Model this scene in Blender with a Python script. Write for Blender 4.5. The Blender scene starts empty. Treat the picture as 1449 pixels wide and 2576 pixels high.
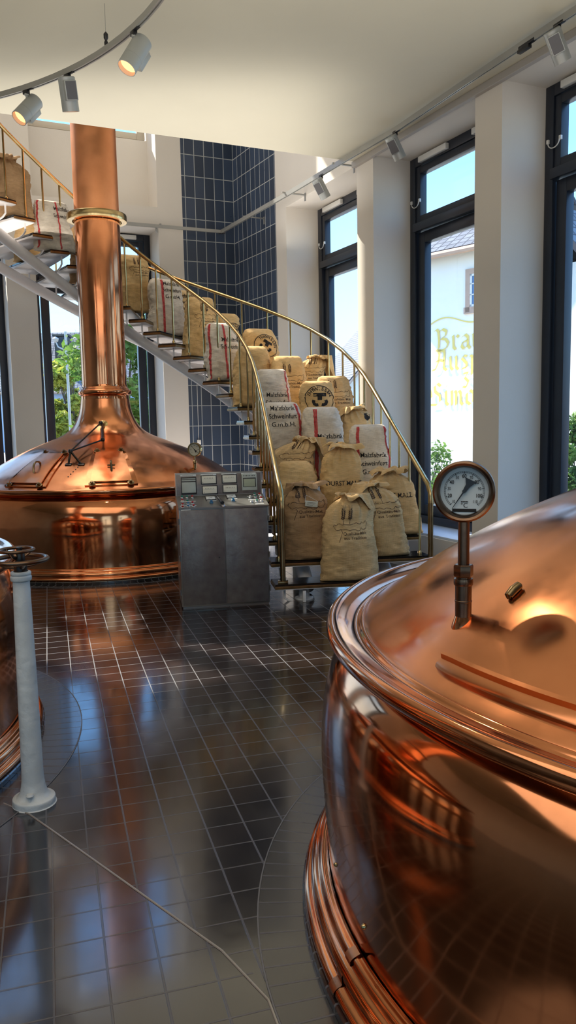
import bpy, bmesh, math, random
from mathutils import Vector, Matrix, noise
PI = math.pi
COL = bpy.context.scene.collection
R = math.radians

# ------------------------------------------------------------------ helpers
class MB:
    def __init__(s): s.v = []; s.f = []; s.m = []
    def add(s, vs, fs, mi=0):
        o = len(s.v); s.v += [tuple(x) for x in vs]; s.f += [tuple(i + o for i in f) for f in fs]; s.m += [mi] * len(fs)
    def box(s, a, b, mi=0, M=None):
        x0, y0, z0 = a; x1, y1, z1 = b
        vs = [Vector(p) for p in ((x0,y0,z0),(x1,y0,z0),(x1,y1,z0),(x0,y1,z0),(x0,y0,z1),(x1,y0,z1),(x1,y1,z1),(x0,y1,z1))]
        if M: vs = [M @ v for v in vs]
        s.add(vs, [(0,3,2,1),(4,5,6,7),(0,1,5,4),(1,2,6,5),(2,3,7,6),(3,0,4,7)], mi)
    def bbox(s, a, b, r=.004, mi=0, M=None, seg=2):
        bm = bmesh.new(); bmesh.ops.create_cube(bm, size=1)
        c = [(a[i]+b[i])/2 for i in range(3)]; d = [abs(b[i]-a[i]) for i in range(3)]
        for v in bm.verts: v.co = Vector((v.co[i]*d[i]+c[i] for i in range(3)))
        bmesh.ops.bevel(bm, geom=list(bm.edges), offset=min(r, min(d)*.45), segments=seg, affect='EDGES', profile=.5)
        s.addbm(bm, mi, M)
    def addbm(s, bm, mi=0, M=None):
        bm.verts.ensure_lookup_table(); bm.verts.index_update()
        s.add([(M @ v.co if M else v.co.copy()) for v in bm.verts], [[v.index for v in f.verts] for f in bm.faces], mi); bm.free()
    def prism(s, poly, z0, z1, mi=0, M=None):
        n = len(poly); vs = [Vector((p[0],p[1],z0)) for p in poly] + [Vector((p[0],p[1],z1)) for p in poly]
        if M: vs = [M @ v for v in vs]
        s.add(vs, [tuple(range(n-1,-1,-1)), tuple(range(n,2*n))] + [(i,(i+1)%n,n+(i+1)%n,n+i) for i in range(n)], mi)
    def tube(s, pts, r, n=10, mi=0, closed=False, cap=True, rs=None, flat=None):
        pts = [Vector(p) for p in pts]; N = len(pts); up = None; base = len(s.v); vs = []
        for i, p in enumerate(pts):
            if closed: t = pts[(i+1)%N] - pts[i-1]
            else: t = pts[min(i+1,N-1)] - pts[max(i-1,0)]
            t.normalize()
            if up is None:
                up = Vector((0,0,1)) if abs(t.z) < .9 else Vector((1,0,0))
            a = t.cross(up); a.normalize(); b = a.cross(t); b.normalize(); up = b
            rr = rs[i] if rs else r
            fx, fy = flat if flat else (1, 1)
            for k in range(n):
                q = 2*PI*k/n; vs.append(p + a*math.cos(q)*rr*fx + b*math.sin(q)*rr*fy)
        fs = []
        for i in range(N if closed else N-1):
            j = (i+1) % N
            for k in range(n): fs.append((i*n+k, i*n+(k+1)%n, j*n+(k+1)%n, j*n+k))
        if cap and not closed: fs.append(tuple(range(n-1,-1,-1))); fs.append(tuple((N-1)*n+k for k in range(n)))
        s.add(vs, fs, mi)
    def lathe(s, prof, n=48, mi=0, M=None, a0=0, a1=2*PI, cap=False):
        full = abs(a1-a0-2*PI) < 1e-6; m = n if full else n+1; vs = []
        for (r, z) in prof:
            for k in range(m):
                q = a0+(a1-a0)*k/n; vs.append(Vector((r*math.cos(q), r*math.sin(q), z)))
        fs = []
        for i in range(len(prof)-1):
            for k in range(n):
                k2 = (k+1) % m if full else k+1
                fs.append((i*m+k, i*m+k2, (i+1)*m+k2, (i+1)*m+k))
        if cap and full:
            fs.append(tuple(range(m-1,-1,-1))); fs.append(tuple((len(prof)-1)*m+k for k in range(m)))
        if M: vs = [M @ v for v in vs]
        s.add(vs, fs, mi)
    def cyl(s, p, q, r, n=16, mi=0): s.tube([p, q], r, n, mi)
    def build(s, name, mats, parent=None, smooth=35, M=None):
        me = bpy.data.meshes.new(name); me.from_pydata([tuple(v) for v in s.v], [], s.f)
        if not isinstance(mats, (list, tuple)): mats = [mats]
        for m in mats: me.materials.append(m)
        if len(mats) > 1: me.polygons.foreach_set('material_index', s.m)
        bm = bmesh.new(); bm.from_mesh(me); bmesh.ops.recalc_face_normals(bm, faces=bm.faces); bm.to_mesh(me); bm.free()
        if smooth:
            me.polygons.foreach_set('use_smooth', [True]*len(me.polygons))
            try: me.set_sharp_from_angle(angle=R(smooth))
            except Exception: pass
        me.update()
        o = bpy.data.objects.new(name, me); COL.objects.link(o)
        if parent is not None: o.parent = parent
        if M is not None: o.matrix_local = M
        return o
def tag(o, label=None, cat=None, group=None, kind=None):
    if label: o['label'] = label
    if cat: o['category'] = cat
    if group: o['group'] = group
    if kind: o['kind'] = kind
    return o
def empty(name, loc=(0,0,0), rz=0, label=None, cat=None, group=None):
    o = bpy.data.objects.new(name, None); COL.objects.link(o); o.location = loc; o.rotation_euler = (0,0,rz); o.empty_display_size = .1
    return tag(o, label, cat, group)
def struct(o): o['kind'] = 'structure'; return o
def frame(loc, xaxis, yaxis=None):   # matrix whose x axis points along xaxis (2D), z up
    x = Vector((xaxis[0], xaxis[1], 0)).normalized(); z = Vector((0,0,1)); y = z.cross(x)
    if yaxis is not None and y.dot(Vector((yaxis[0],yaxis[1],0))) < 0: y = -y
    M = Matrix.Identity(4)
    for i in range(3): M[i][0] = x[i]; M[i][1] = y[i]; M[i][2] = z[i]; M[i][3] = loc[i]
    return M
def zalign(loc, zdir, roll=0):       # matrix with local z along zdir
    q = Vector(zdir).normalized().to_track_quat('Z', 'Y'); return Matrix.Translation(loc) @ q.to_matrix().to_4x4() @ Matrix.Rotation(roll, 4, 'Z')
_tc = {}
def textmesh(s, size=1.0, align='CENTER', bold=0.0):
    k = (s, align, bold)
    if k not in _tc:
        cu = bpy.data.curves.new('t', 'FONT'); cu.body = s; cu.size = 1; cu.align_x = align; cu.align_y = 'CENTER'; cu.resolution_u = 3; cu.offset = bold
        ob = bpy.data.objects.new('t', cu); COL.objects.link(ob); bpy.context.view_layer.update()
        me = ob.evaluated_get(bpy.context.evaluated_depsgraph_get()).to_mesh()
        _tc[k] = ([v.co.copy() for v in me.vertices], [tuple(p.vertices) for p in me.polygons])
        ob.to_mesh_clear() if hasattr(ob, 'to_mesh_clear') else None
        bpy.data.objects.remove(ob); bpy.data.curves.remove(cu)
    v, f = _tc[k]
    return [Vector((p.x*size, p.y*size, 0)) for p in v], f

# ------------------------------------------------------------------ materials
def newmat(name):
    m = bpy.data.materials.new(name); m.use_nodes = True
    nt = m.node_tree; return m, nt, nt.nodes['Principled BSDF'], nt.nodes, nt.links
def pmat(name, col, rough=.5, metal=0, nscale=0, namp=.0, bump=0, bscale=None, col2=None, stretch=None, spec=None, coat=0):
    m, nt, b, N, L = newmat(name)
    b.inputs['Base Color'].default_value = (*col, 1); b.inputs['Roughness'].default_value = rough; b.inputs['Metallic'].default_value = metal
    if spec is not None: b.inputs['Specular IOR Level'].default_value = spec
    if coat: b.inputs['Coat Weight'].default_value = coat; b.inputs['Coat Roughness'].default_value = .08
    tc = N.new('ShaderNodeTexCoord'); mp = N.new('ShaderNodeMapping'); L.new(tc.outputs['Object'], mp.inputs[0])
    if stretch: mp.inputs['Scale'].default_value = stretch
    if nscale:
        t = N.new('ShaderNodeTexNoise'); t.inputs['Scale'].default_value = nscale; t.inputs['Detail'].default_value = 5; L.new(mp.outputs[0], t.inputs[0])
        c = N.new('ShaderNodeValToRGB'); c.color_ramp.elements[0].position = .3; c.color_ramp.elements[1].position = .7
        c2 = col2 if col2 else tuple(x*(1-namp) for x in col)
        c.color_ramp.elements[0].color = (*c2, 1); c.color_ramp.elements[1].color = (*col, 1)
        L.new(t.outputs['Fac'], c.inputs[0]); L.new(c.outputs[0], b.inputs['Base Color'])
    if bump:
        t2 = N.new('ShaderNodeTexNoise'); t2.inputs['Scale'].default_value = bscale or 20; t2.inputs['Detail'].default_value = 4; L.new(mp.outputs[0], t2.inputs[0])
        bp = N.new('ShaderNodeBump'); bp.inputs['Strength'].default_value = bump; bp.inputs['Distance'].default_value = .02
        L.new(t2.outputs['Fac'], bp.inputs['Height']); L.new(bp.outputs[0], b.inputs['Normal'])
    return m
def emat(name, col, st):
    m, nt, b, N, L = newmat(name); b.inputs['Base Color'].default_value = (*col,1)
    b.inputs['Emission Color'].default_value = (*col, 1); b.inputs['Emission Strength'].default_value = st; return m
def copper(name, col, rough, r2, bump=.05, bs=3, dark=.75):
    m, nt, b, N, L = newmat(name); b.inputs['Metallic'].default_value = 1
    tc = N.new('ShaderNodeTexCoord')
    t = N.new('ShaderNodeTexNoise'); t.inputs['Scale'].default_value = 2.2; t.inputs['Detail'].default_value = 6; t.inputs['Roughness'].default_value = .6; L.new(tc.outputs['Object'], t.inputs[0])
    c = N.new('ShaderNodeValToRGB'); c.color_ramp.elements[0].position = .35; c.color_ramp.elements[1].position = .65
    c.color_ramp.elements[0].color = (col[0]*dark, col[1]*dark*.93, col[2]*dark*.88, 1); c.color_ramp.elements[1].color = (*col, 1)
    L.new(t.outputs['Fac'], c.inputs[0]); L.new(c.outputs[0], b.inputs['Base Color'])
    mr = N.new('ShaderNodeMapRange'); mr.inputs['From Min'].default_value = .35; mr.inputs['From Max'].default_value = .65; mr.inputs['To Min'].default_value = rough; mr.inputs['To Max'].default_value = r2
    t3 = N.new('ShaderNodeTexNoise'); t3.inputs['Scale'].default_value = 5; t3.inputs['Detail'].default_value = 8; L.new(tc.outputs['Object'], t3.inputs[0])
    L.new(t3.outputs['Fac'], mr.inputs['Value']); L.new(mr.outputs[0], b.inputs['Roughness'])
    t2 = N.new('ShaderNodeTexNoise'); t2.inputs['Scale'].default_value = bs; t2.inputs['Detail'].default_value = 1.5; L.new(tc.outputs['Object'], t2.inputs[0])
    bp = N.new('ShaderNodeBump'); bp.inputs['Strength'].default_value = bump; bp.inputs['Distance'].default_value = .1
    L.new(t2.outputs['Fac'], bp.inputs['Height']); L.new(bp.outputs[0], b.inputs['Normal'])
    return m
def burlap(name, col, col2):
    m, nt, b, N, L = newmat(name); b.inputs['Roughness'].default_value = .92; b.inputs['Specular IOR Level'].default_value = .15
    tc = N.new('ShaderNodeTexCoord')
    t = N.new('ShaderNodeTexNoise'); t.inputs['Scale'].default_value = 5; t.inputs['Detail'].default_value = 6; L.new(tc.outputs['Object'], t.inputs[0])
    c = N.new('ShaderNodeValToRGB'); c.color_ramp.elements[0].position = .3; c.color_ramp.elements[1].position = .68
    c.color_ramp.elements[0].color = (*col2, 1); c.color_ramp.elements[1].color = (*col, 1); L.new(t.outputs['Fac'], c.inputs[0])
    sx = N.new('ShaderNodeSeparateXYZ'); L.new(tc.outputs['Object'], sx.inputs[0])
    def sine(o, f):
        a = N.new('ShaderNodeMath'); a.operation = 'MULTIPLY'; a.inputs[1].default_value = f; L.new(o, a.inputs[0])
        s = N.new('ShaderNodeMath'); s.operation = 'SINE'; L.new(a.outputs[0], s.inputs[0]); return s.outputs[0]
    a = sine(sx.outputs['X'], 950); d = sine(sx.outputs['Z'], 950)
    ad = N.new('ShaderNodeMath'); ad.operation = 'ADD'; L.new(a, ad.inputs[0]); L.new(d, ad.inputs[1])
    mp = N.new('ShaderNodeMapping'); mp.inputs['Scale'].default_value = (14, 14, 90); L.new(tc.outputs['Object'], mp.inputs[0])
    t2 = N.new('ShaderNodeTexNoise'); t2.inputs['Scale'].default_value = 1.5; t2.inputs['Detail'].default_value = 5; L.new(mp.outputs[0], t2.inputs[0])
    mu = N.new('ShaderNodeMath'); mu.operation = 'MULTIPLY_ADD'; mu.inputs[1].default_value = .10; L.new(ad.outputs[0], mu.inputs[0]); L.new(t2.outputs['Fac'], mu.inputs[2])
    mx = N.new('ShaderNodeMix'); mx.data_type = 'RGBA'; mx.blend_type = 'MULTIPLY'; mx.inputs[0].default_value = .45
    L.new(c.outputs[0], mx.inputs[6]); L.new(mu.outputs[0], mx.inputs[7]); 
    g = N.new('ShaderNodeMix'); g.data_type = 'RGBA'; g.blend_type = 'MULTIPLY'; g.inputs[0].default_value = 1
    L.new(mx.outputs[2], g.inputs[6]); g.inputs[7].default_value = (1.35,1.35,1.35,1); L.new(g.outputs[2], b.inputs['Base Color'])
    bp = N.new('ShaderNodeBump'); bp.inputs['Strength'].default_value = .55; bp.inputs['Distance'].default_value = .006
    L.new(mu.outputs[0], bp.inputs['Height']); L.new(bp.outputs[0], b.inputs['Normal'])
    return m
COP = (.76,.315,.145)
M_cop = copper('polished_copper', COP, .06, .13, .05, 2.5)
M_dome = copper('brushed_copper', (.80,.335,.155), .12, .27, .07, 3, .86)
M_pmatte = copper('matte_copper', (.84,.37,.17), .38, .5, .04, 2, .88)
M_pipe = copper('copper_pipe', (.74,.31,.15), .09, .2, .04, 2, .8)
M_cop_dk = copper('worn_copper', (.62,.30,.16), .2, .35, .05, 6, .6)
M_brass = pmat('brass', (.56,.42,.20), .2, 1, 6, .3, .05, 8)
M_brassd = pmat('aged_brass', (.34,.24,.12), .28, 1, 8, .5, .1, 10)
M_bronze = pmat('dark_bronze', (.20,.12,.075), .3, 1, 9, .45, .1, 14)
M_steeld = pmat('dark_steel', (.06,.055,.05), .3, .9, 9, .3)
M_wall = pmat('plaster', (.76,.70,.62), .85, 0, 1.3, .05, .05, 60)
M_white = pmat('white_paint', (.80,.77,.74), .45, 0, 3, .06)
M_ceil = pmat('ceiling_plaster', (.72,.67,.53), .9, 0, .8, .07)
M_rail = pmat('grey_aluminium', (.42,.42,.40), .4, .6, 3, .1)
M_spot = pmat('silver_lacquer', (.42,.44,.43), .38, .35, 5, .08)
M_spotd = pmat('graphite_lacquer', (.12,.12,.13), .45, .2)
M_black = pmat('black_plastic', (.012,.012,.014), .4)
M_frame = pmat('window_frame_dark', (.018,.024,.038), .35, 0, 4, .2)
M_pvc = pmat('white_plastic', (.75,.74,.70), .4)
M_sill = pmat('sill_board', (.55,.62,.72), .35)
M_treadtop = pmat('black_tread', (.012,.011,.010), .12, 0, 30, .4, .04, 60)
M_nose = pmat('tread_edge_brass', (.32,.21,.09), .3, .8, 14, .4)
M_stairwhite = pmat('stair_white_enamel', (.92,.87,.84), .4, 0, 4, .03)
M_ink = pmat('sack_ink_black', (.022,.018,.016), .9, 0, 40, .3)
M_inkb = pmat('sack_ink_brown', (.10,.055,.03), .9, 0, 40, .4)
M_red = pmat('sack_red_stripe', (.62,.03,.035), .85, 0, 40, .2)
M_cream = pmat('sack_pale_print_ground', (.62,.52,.36), .9)
B_tan = burlap('burlap_tan', (.74,.51,.26), (.58,.38,.18))
B_gold = burlap('burlap_golden', (.80,.53,.25), (.62,.39,.16))
B_brown = burlap('burlap_brown', (.50,.31,.16), (.34,.20,.10))
B_pale = burlap('linen_pale', (.80,.70,.57), (.66,.55,.43))
M_steel = pmat('cabinet_steel', (.20,.18,.165), .38, .55, 14, .25, .12, 35, (.145,.12,.115))
M_steel2 = pmat('cabinet_steel_desk', (.27,.26,.24), .3, .7, 8, .2)
M_dial = pmat('dial_face', (.62,.64,.62), .5)
M_dialw = pmat('dial_face_cream', (.78,.72,.58), .5)
M_paper = pmat('chart_paper', (.50,.52,.46), .6, 0, 12, .15)
M_green = pmat('button_green', (.02,.20,.13), .3)
M_redb = pmat('button_red', (.45,.02,.02), .3)
M_blueb = pmat('button_blue', (.03,.15,.3), .3)
M_chrome = pmat('chrome', (.7,.7,.7), .15, 1)
M_post = pmat('stand_white_paint', (.62,.62,.60), .5, 0, 9, .12, .5, 14)
M_slate = None
def glass(name, tint=(1,1,1)):
    m, nt, b, N, L = newmat(name); N.remove(b); out = N['Material Output']
    tr = N.new('ShaderNodeBsdfTransparent'); tr.inputs[0].default_value = (*tint,1); gl = N.new('ShaderNodeBsdfGlossy'); gl.inputs['Roughness'].default_value = .0
    lw = N.new('ShaderNodeLayerWeight'); lw.inputs[0].default_value = .5; pw = N.new('ShaderNodeMath'); pw.operation = 'POWER'; pw.inputs[1].default_value = 4
    fr = N.new('ShaderNodeMath'); fr.operation = 'MULTIPLY_ADD'; fr.inputs[1].default_value = .5; fr.inputs[2].default_value = .03; mx = N.new('ShaderNodeMixShader')
    L.new(lw.outputs['Facing'], pw.inputs[0]); L.new(pw.outputs[0], fr.inputs[0]); L.new(fr.outputs[0], mx.inputs[0]); L.new(tr.outputs[0], mx.inputs[1]); L.new(gl.outputs[0], mx.inputs[2]); L.new(mx.outputs[0], out.inputs[0]); return m
M_glass = glass('window_glass', (.96,.98,1))
M_dglass = glass('dial_glass', (1,1,1))
M_lamp = emat('lamp_reflector', (1.0,.50,.20), 1.6)
def gridmat(name, tile, grout, su, sv, rough, gw, plane='XZ', bump=.3, rot=0, mode=None):
    # tiled surface on object coordinates; plane picks the two axes
    m, nt, b, N, L = newmat(name)
    tc = N.new('ShaderNodeTexCoord'); sx = N.new('ShaderNodeSeparateXYZ'); L.new(tc.outputs['Object'], sx.inputs[0])
    def math_(op, a, bb=None, c=None):
        n = N.new('ShaderNodeMath'); n.operation = op
        for i, x in enumerate((a, bb, c)):
            if x is None: continue
            if isinstance(x, (int, float)): n.inputs[i].default_value = x
            else: L.new(x, n.inputs[i])
        return n.outputs[0]
    if mode == 'floor':
        a = R(-16.6); sa, ca = math.sin(a), math.cos(a)
        X, Y = sx.outputs['X'], sx.outputs['Y']
        u = math_('SUBTRACT', math_('MULTIPLY', X, ca), math_('MULTIPLY', Y, sa))
        v = math_('ADD', math_('MULTIPLY', X, sa), math_('MULTIPLY', Y, ca))
        # the expansion strip divides two lays of tile set with a small offset
        side = math_('GREATER_THAN', math_('ADD', math_('MULTIPLY', math_('SUBTRACT', X, -1.105), .711), math_('MULTIPLY', math_('SUBTRACT', Y, 3.158), .703)), 0)
        u = math_('ADD', u, math_('MULTIPLY', side, .023)); v = math_('ADD', v, math_('MULTIPLY', side, .05))
        u = math_('ADD', u, .067 + 3*su); v = math_('ADD', v, .03)
    elif mode == 'ring':
        at = math_('ARCTAN2', sx.outputs['Y'], sx.outputs['X']); u = at; v = sx.outputs['Z']
    else:
        u = sx.outputs[plane[0]]; v = sx.outputs[plane[1]]
    def edge(x, s):
        q = math_('DIVIDE', x, s); fr = math_('FRACT', q); d = math_('MULTIPLY', math_('MINIMUM', fr, math_('SUBTRACT', 1, fr)), s)
        return d, math_('FLOOR', q)
    du, iu = edge(u, su); dv, iv = edge(v, sv)
    if mode == 'ring': du = math_('MULTIPLY', du, 1.75); d = du
    else: d = math_('MINIMUM', du, dv)
    g = N.new('ShaderNodeMapRange'); g.inputs['From Min'].default_value = gw*.5; g.inputs['From Max'].default_value = gw*1.1; L.new(d, g.inputs['Value'])
    cx = N.new('ShaderNodeCombineXYZ'); L.new(iu, cx.inputs[0]); L.new(iv, cx.inputs[1])
    wn = N.new('ShaderNodeTexWhiteNoise'); wn.noise_dimensions = '2D'; L.new(cx.outputs[0], wn.inputs['Vector'])
    tcol = N.new('ShaderNodeMix'); tcol.data_type = 'RGBA'; L.new(wn.outputs['Value'], tcol.inputs[0])
    tcol.inputs[6].default_value = (*tile, 1); tcol.inputs[7].default_value = (*[x*.62 for x in tile], 1)
    mx = N.new('ShaderNodeMix'); mx.data_type = 'RGBA'; L.new(g.outputs[0], mx.inputs[0]); mx.inputs[6].default_value = (*grout, 1); L.new(tcol.outputs[2], mx.inputs[7])
    L.new(mx.outputs[2], b.inputs['Base Color'])
    nz = N.new('ShaderNodeTexNoise'); nz.inputs['Scale'].default_value = 6; L.new(tc.outputs['Object'], nz.inputs[0])
    rr = math_('MULTIPLY_ADD', nz.outputs['Fac'], .12, rough-.06); r2 = math_('ADD', rr, math_('MULTIPLY', math_('SUBTRACT', 1, g.outputs[0]), .5))
    L.new(r2, b.inputs['Roughness'])
    if mode: b.inputs['Specular IOR Level'].default_value = 1.0; b.inputs['Coat Weight'].default_value = .8; b.inputs['Coat Roughness'].default_value = .07; b.inputs['Coat IOR'].default_value = 1.5; b.inputs['Coat Weight'].default_value = .4
    h = math_('ADD', g.outputs[0], math_('MULTIPLY', nz.outputs['Fac'], .4)); 
    h = math_('ADD', h, math_('MULTIPLY', wn.outputs['Value'], .15))
    bp = N.new('ShaderNodeBump'); bp.inputs['Strength'].default_value = bump; bp.inputs['Distance'].default_value = .004; L.new(h, bp.inputs['Height']); L.new(bp.outputs[0], b.inputs['Normal'])
    return m
TS = .1535
M_floor = gridmat('floor_quarry_tiles', (.017,.0115,.011), (.068,.064,.072), TS, TS, .15, .0036, bump=.35, mode='floor')
M_ring = gridmat('kettle_ring_tiles', (.016,.013,.013), (.07,.066,.075), 2*PI/150, 1, .24, .004, bump=.35, mode='ring')
M_tile = gridmat('blue_wall_tiles', (.046,.068,.115), (.42,.44,.43), .1545, .309, .30, .0065, 'XZ', .2)

# ------------------------------------------------------------------ camera
F, TH, RO, HC = 2000., R(6.65), R(1.12), 1.62
f0 = Vector((0, math.cos(TH), -math.sin(TH))); r0 = Vector((1,0,0)); u0 = Vector((0, math.sin(TH), math.cos(TH)))
U = u0*math.cos(RO)+r0*math.sin(RO); Rt = r0*math.cos(RO)-u0*math.sin(RO)
cam = bpy.data.cameras.new('camera'); co = bpy.data.objects.new('camera', cam); COL.objects.link(co)
cam.sensor_fit = 'VERTICAL'; cam.sensor_height = 24; cam.sensor_width = 24; cam.lens = F/2576*24; cam.clip_start = .05; cam.clip_end = 500
Mc = Matrix.Identity(4)
for i in range(3): Mc[i][0] = Rt[i]; Mc[i][1] = U[i]; Mc[i][2] = -f0[i]
Mc[2][3] = HC; co.matrix_world = Mc
bpy.context.scene.camera = co

# ------------------------------------------------------------------ the room
C = Vector((-.742, 12.669, 0)); dT = Vector((math.sin(R(27.6)), -math.cos(R(27.6)), 0)); E1 = C + dT*1.41
dW = Vector((math.sin(R(25)), -math.cos(R(25)), 0)); nW = Vector((dW.y*-1, dW.x, 0)); nW = Vector((.9063,.4226,0))
eL = Vector((-.9063,-.4226,0)); nL = Vector((-.4226,.9063,0))
MW = frame(E1, dW, nW); ML = frame(C, eL, nL); nT = Vector((math.cos(R(27.6)), math.sin(R(27.6)), 0)); MT = frame(C, dT, nT)
ZT = 9.0; ZC = 4.50
RW = [(-.06,.33),(2.23,2.586),(4.343,4.707),(6.45,6.82),(8.57,8.94),(10.68,11.05),(12.8,17.5)]
LW = [(.826,1.205),(2.99,3.385),(5.16,5.55),(7.33,9.5)]
def wall(name, M, pil, fx=0.0):
    b = MB()
    for a, c in pil: b.box((a,0,0),(c,.62,ZT))
    for i in range(len(pil)-1):
        a, c = pil[i][1], pil[i+1][0]
        b.box((a,.0,0),(c,.62,.385)); 
        if fx:
            b.box((a,.0,4.46),(c,.62,4.76)); b.box((a,.46,4.76),(c,.62,5.83)); b.box((a,.46,8.5),(c,.62,ZT))
        else: b.box((a,.0,4.46),(c,.62,ZT))
    return struct(b.build(name, M_wall, None, 0, M))
wall('wall_right', MW, RW); wall('wall_back', ML, LW, 1)
b = MB(); b.box((0,0,0),(.826,.3,ZT)); struct(b.build('wall_niche_left', M_tile, None, 0, ML @ Matrix.Translation((0,0,0))))
b = MB(); b.box((0,0,0),(1.41,.3,ZT)); struct(b.build('wall_niche_right', M_tile, None, 0, MT))
# far side walls behind the camera
pR = E1 + dW*17.5; pL = C + eL*9.5
b = MB(); b.box((pL.x-.3,-5,0),(pL.x,pL.y,ZT)); struct(b.build('wall_left', M_wall, None, 0))
b = MB()
xs = [pL.x-.3, -7.2,-5.4, -3.9,-2.1, -.6,1.2, 2.7,4.5, pR.x+.8]
for i in range(0,10,2): b.box((xs[i],-5.3,0),(xs[i+1],-5,ZT))
for i in range(1,9,2): b.box((xs[i],-5.3,0),(xs[i+1],-5,.4)); b.box((xs[i],-5.3,3.3),(xs[i+1],-5,ZT))
struct(b.build('wall_front', M_wall, None, 0))
q1 = pL+nL*.62; q2 = C+nL*.60+nT*.35; q3 = E1+nW*.62; q4 = pR+nW*.62
OUT = [(q1.x,q1.y),(q2.x,q2.y),(q3.x,q3.y),(q4.x,q4.y),(q4.x+.4,-5.3),(pL.x-.3,-5.3),(pL.x-.3,q1.y)]
b = MB(); b.prism(OUT, -.2, 0); struct(b.build('floor', M_floor, None, 0))
e0 = Vector((-2.645*.985,7.904*.985,0)); ed = Vector((.9063,.4226,0))
a_ = e0 - ed*7.9; c_ = e0 + ed*3.85
b = MB(); b.prism([(a_.x,a_.y),(pL.x-.2,-5.2),(7.72,-5.2),(c_.x,c_.y)], ZC, ZC+.35)
struct(b.build('ceiling', M_ceil, None, 0))
b = MB(); b.prism(OUT, ZT, ZT+.2); struct(b.build('ceiling_upper', M_ceil, None, 0))

def window(n, M, x0, x1, right=True, zt=4.46, dup=True):
    w = struct(bpy.data.objects.new('window_%d' % n, None)); COL.objects.link(w); w.matrix_world = M
    y0, y1 = .48, .56; zs = .40
    b = MB(); fw = .10
    # outer frame
    b.bbox((x0,y0,zs),(x0+fw,y1,zt),.006); b.bbox((x1-fw,y0,zs),(x1,y1,zt),.006); b.bbox((x0+fw,y0,zt-fw),(x1-fw,y1,zt),.006); b.bbox((x0+fw,y0,zs),(x1-fw,y1,zs+fw),.006)
    b.bbox((x0+fw,y0-.035,3.66),(x1-fw,y1,3.75),.006)
    b.build('window_frame', M_frame, w)
    b = MB(); s = .075
    def sash(a, c, z0, z1, o):
        b.bbox((a,y0+o,z0),(a+s,y1+.01+o,z1),.005); b.bbox((c-s,y0+o,z0),(c,y1+.01+o,z1),.005); b.bbox((a+s,y0+o,z0),(c-s,y1+.01+o,z0+s),.005); b.bbox((a+s,y0+o,z1-s),(c-s,y1+.01+o,z1),.005)
    sash(x0+fw+.005, x1-fw-.005, 3.755, zt-fw-.005, .012); b.build('upper_sash', M_frame, w)
    b = MB(); s = .12; sash(x0+fw+.02, x1-fw-.02, zs+fw, 3.655, .03); b.build('lower_sash', M_frame, w)
    b = MB(); b.box((x0+fw+.07,y0+.055,3.8),(x1-fw-.07,y0+.061,zt-fw-.06)); b.box((x0+fw+.13,y0+.075,zs+fw+.1),(x1-fw-.13,y0+.081,3.55)); b.build('glass_pane', M_glass, w)
    for k in (0, 1):
        xa = x0+.22 + k*.92
        if xa+.5 < x1:
            b = MB(); b.bbox((xa,y0-.045,zt-.085),(xa+.5,y0+.0,zt-.025),.005); b.build('window_opener_box', M_pvc, w)
    b = MB(); pts = [(x0+.05+.085*(1-math.cos(q))*.5*1.6, y0-.012, 3.98-.055*math.sin(q)) for q in [PI*i/10 for i in range(11)]]
    b.tube(pts, .005, 8); b.bbox((x0+.035,y0-.02,3.975),(x0+.06,y0,4.01),.003); b.bbox((x0+.175,y0-.02+.01,3.975),(x0+.20,y0+.012,4.01),.003); b.build('cable_loop', M_pvc, w)
    b = MB(); b.bbox((x0+.005,.02 if right else .01,.385),(x1-.005,y0+.02,.41),.004); 
    b.build('window_sill', M_sill, w)
    return w
n = 1
for i in range(len(RW)-1): window(n, MW, RW[i][1], RW[i+1][0]); n += 1
for i in range(len(LW)-1): window(n, ML, LW[i][1], LW[i+1][0], False); n += 1
M_framebeige = pmat('window_frame_beige', (.60,.53,.42), .5)
for i in range(len(LW)-1):     # high windows above the lintel of the back wall
    w = struct(bpy.data.objects.new('window_%d' % n, None)); COL.objects.link(w); w.matrix_world = ML; n += 1
    x0, x1 = LW[i][1]+.02, LW[i+1][0]-.02
    half = (x0+x1)/2
    b = MB()
    for a, c in ((x0, half-.01), (half+.01, x1)):
        for q in ((a,5.84,a+.12,8.48),(c-.12,5.84,c,8.48),(a+.12,5.84,c-.12,5.93),(a+.12,8.38,c-.12,8.48)):
            b.bbox((q[0],.47,q[1]),(q[2],.53,q[3]),.006)
    b.build('window_frame', M_framebeige, w)
    b = MB(); b.box((x0+.1,.50,5.9),(half-.1,.506,8.4)); b.box((half+.1,.50,5.9),(x1-.1,.506,8.4)); b.build('glass_pane', M_glass, w)
# surface cable duct under the ceiling on the right wall
b = MB(); b.bbox((2.2,-.05,4.435),(17.3,.0,4.499),.004); struct(b.build('trim_1', pmat('duct_grey', (.42,.39,.36), .6), None, 0, MW))
b = MB(); b.bbox((.6,-.014,0),(.64,0,.03),.003)
sk = MB(); sk.bbox((.655,-.03,1.26),(.715,-.001,1.33),.008); so = tag(sk.build('wall_socket', M_pvc, None, 35, ML), 'small cream cable outlet on the dark blue wall tiles', 'socket')
cb = MB(); cb.tube([(.685,-.004,1.33),(.685,-.004,3.0)], .004, 6); cb.build('cable', M_pvc, so)

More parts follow.
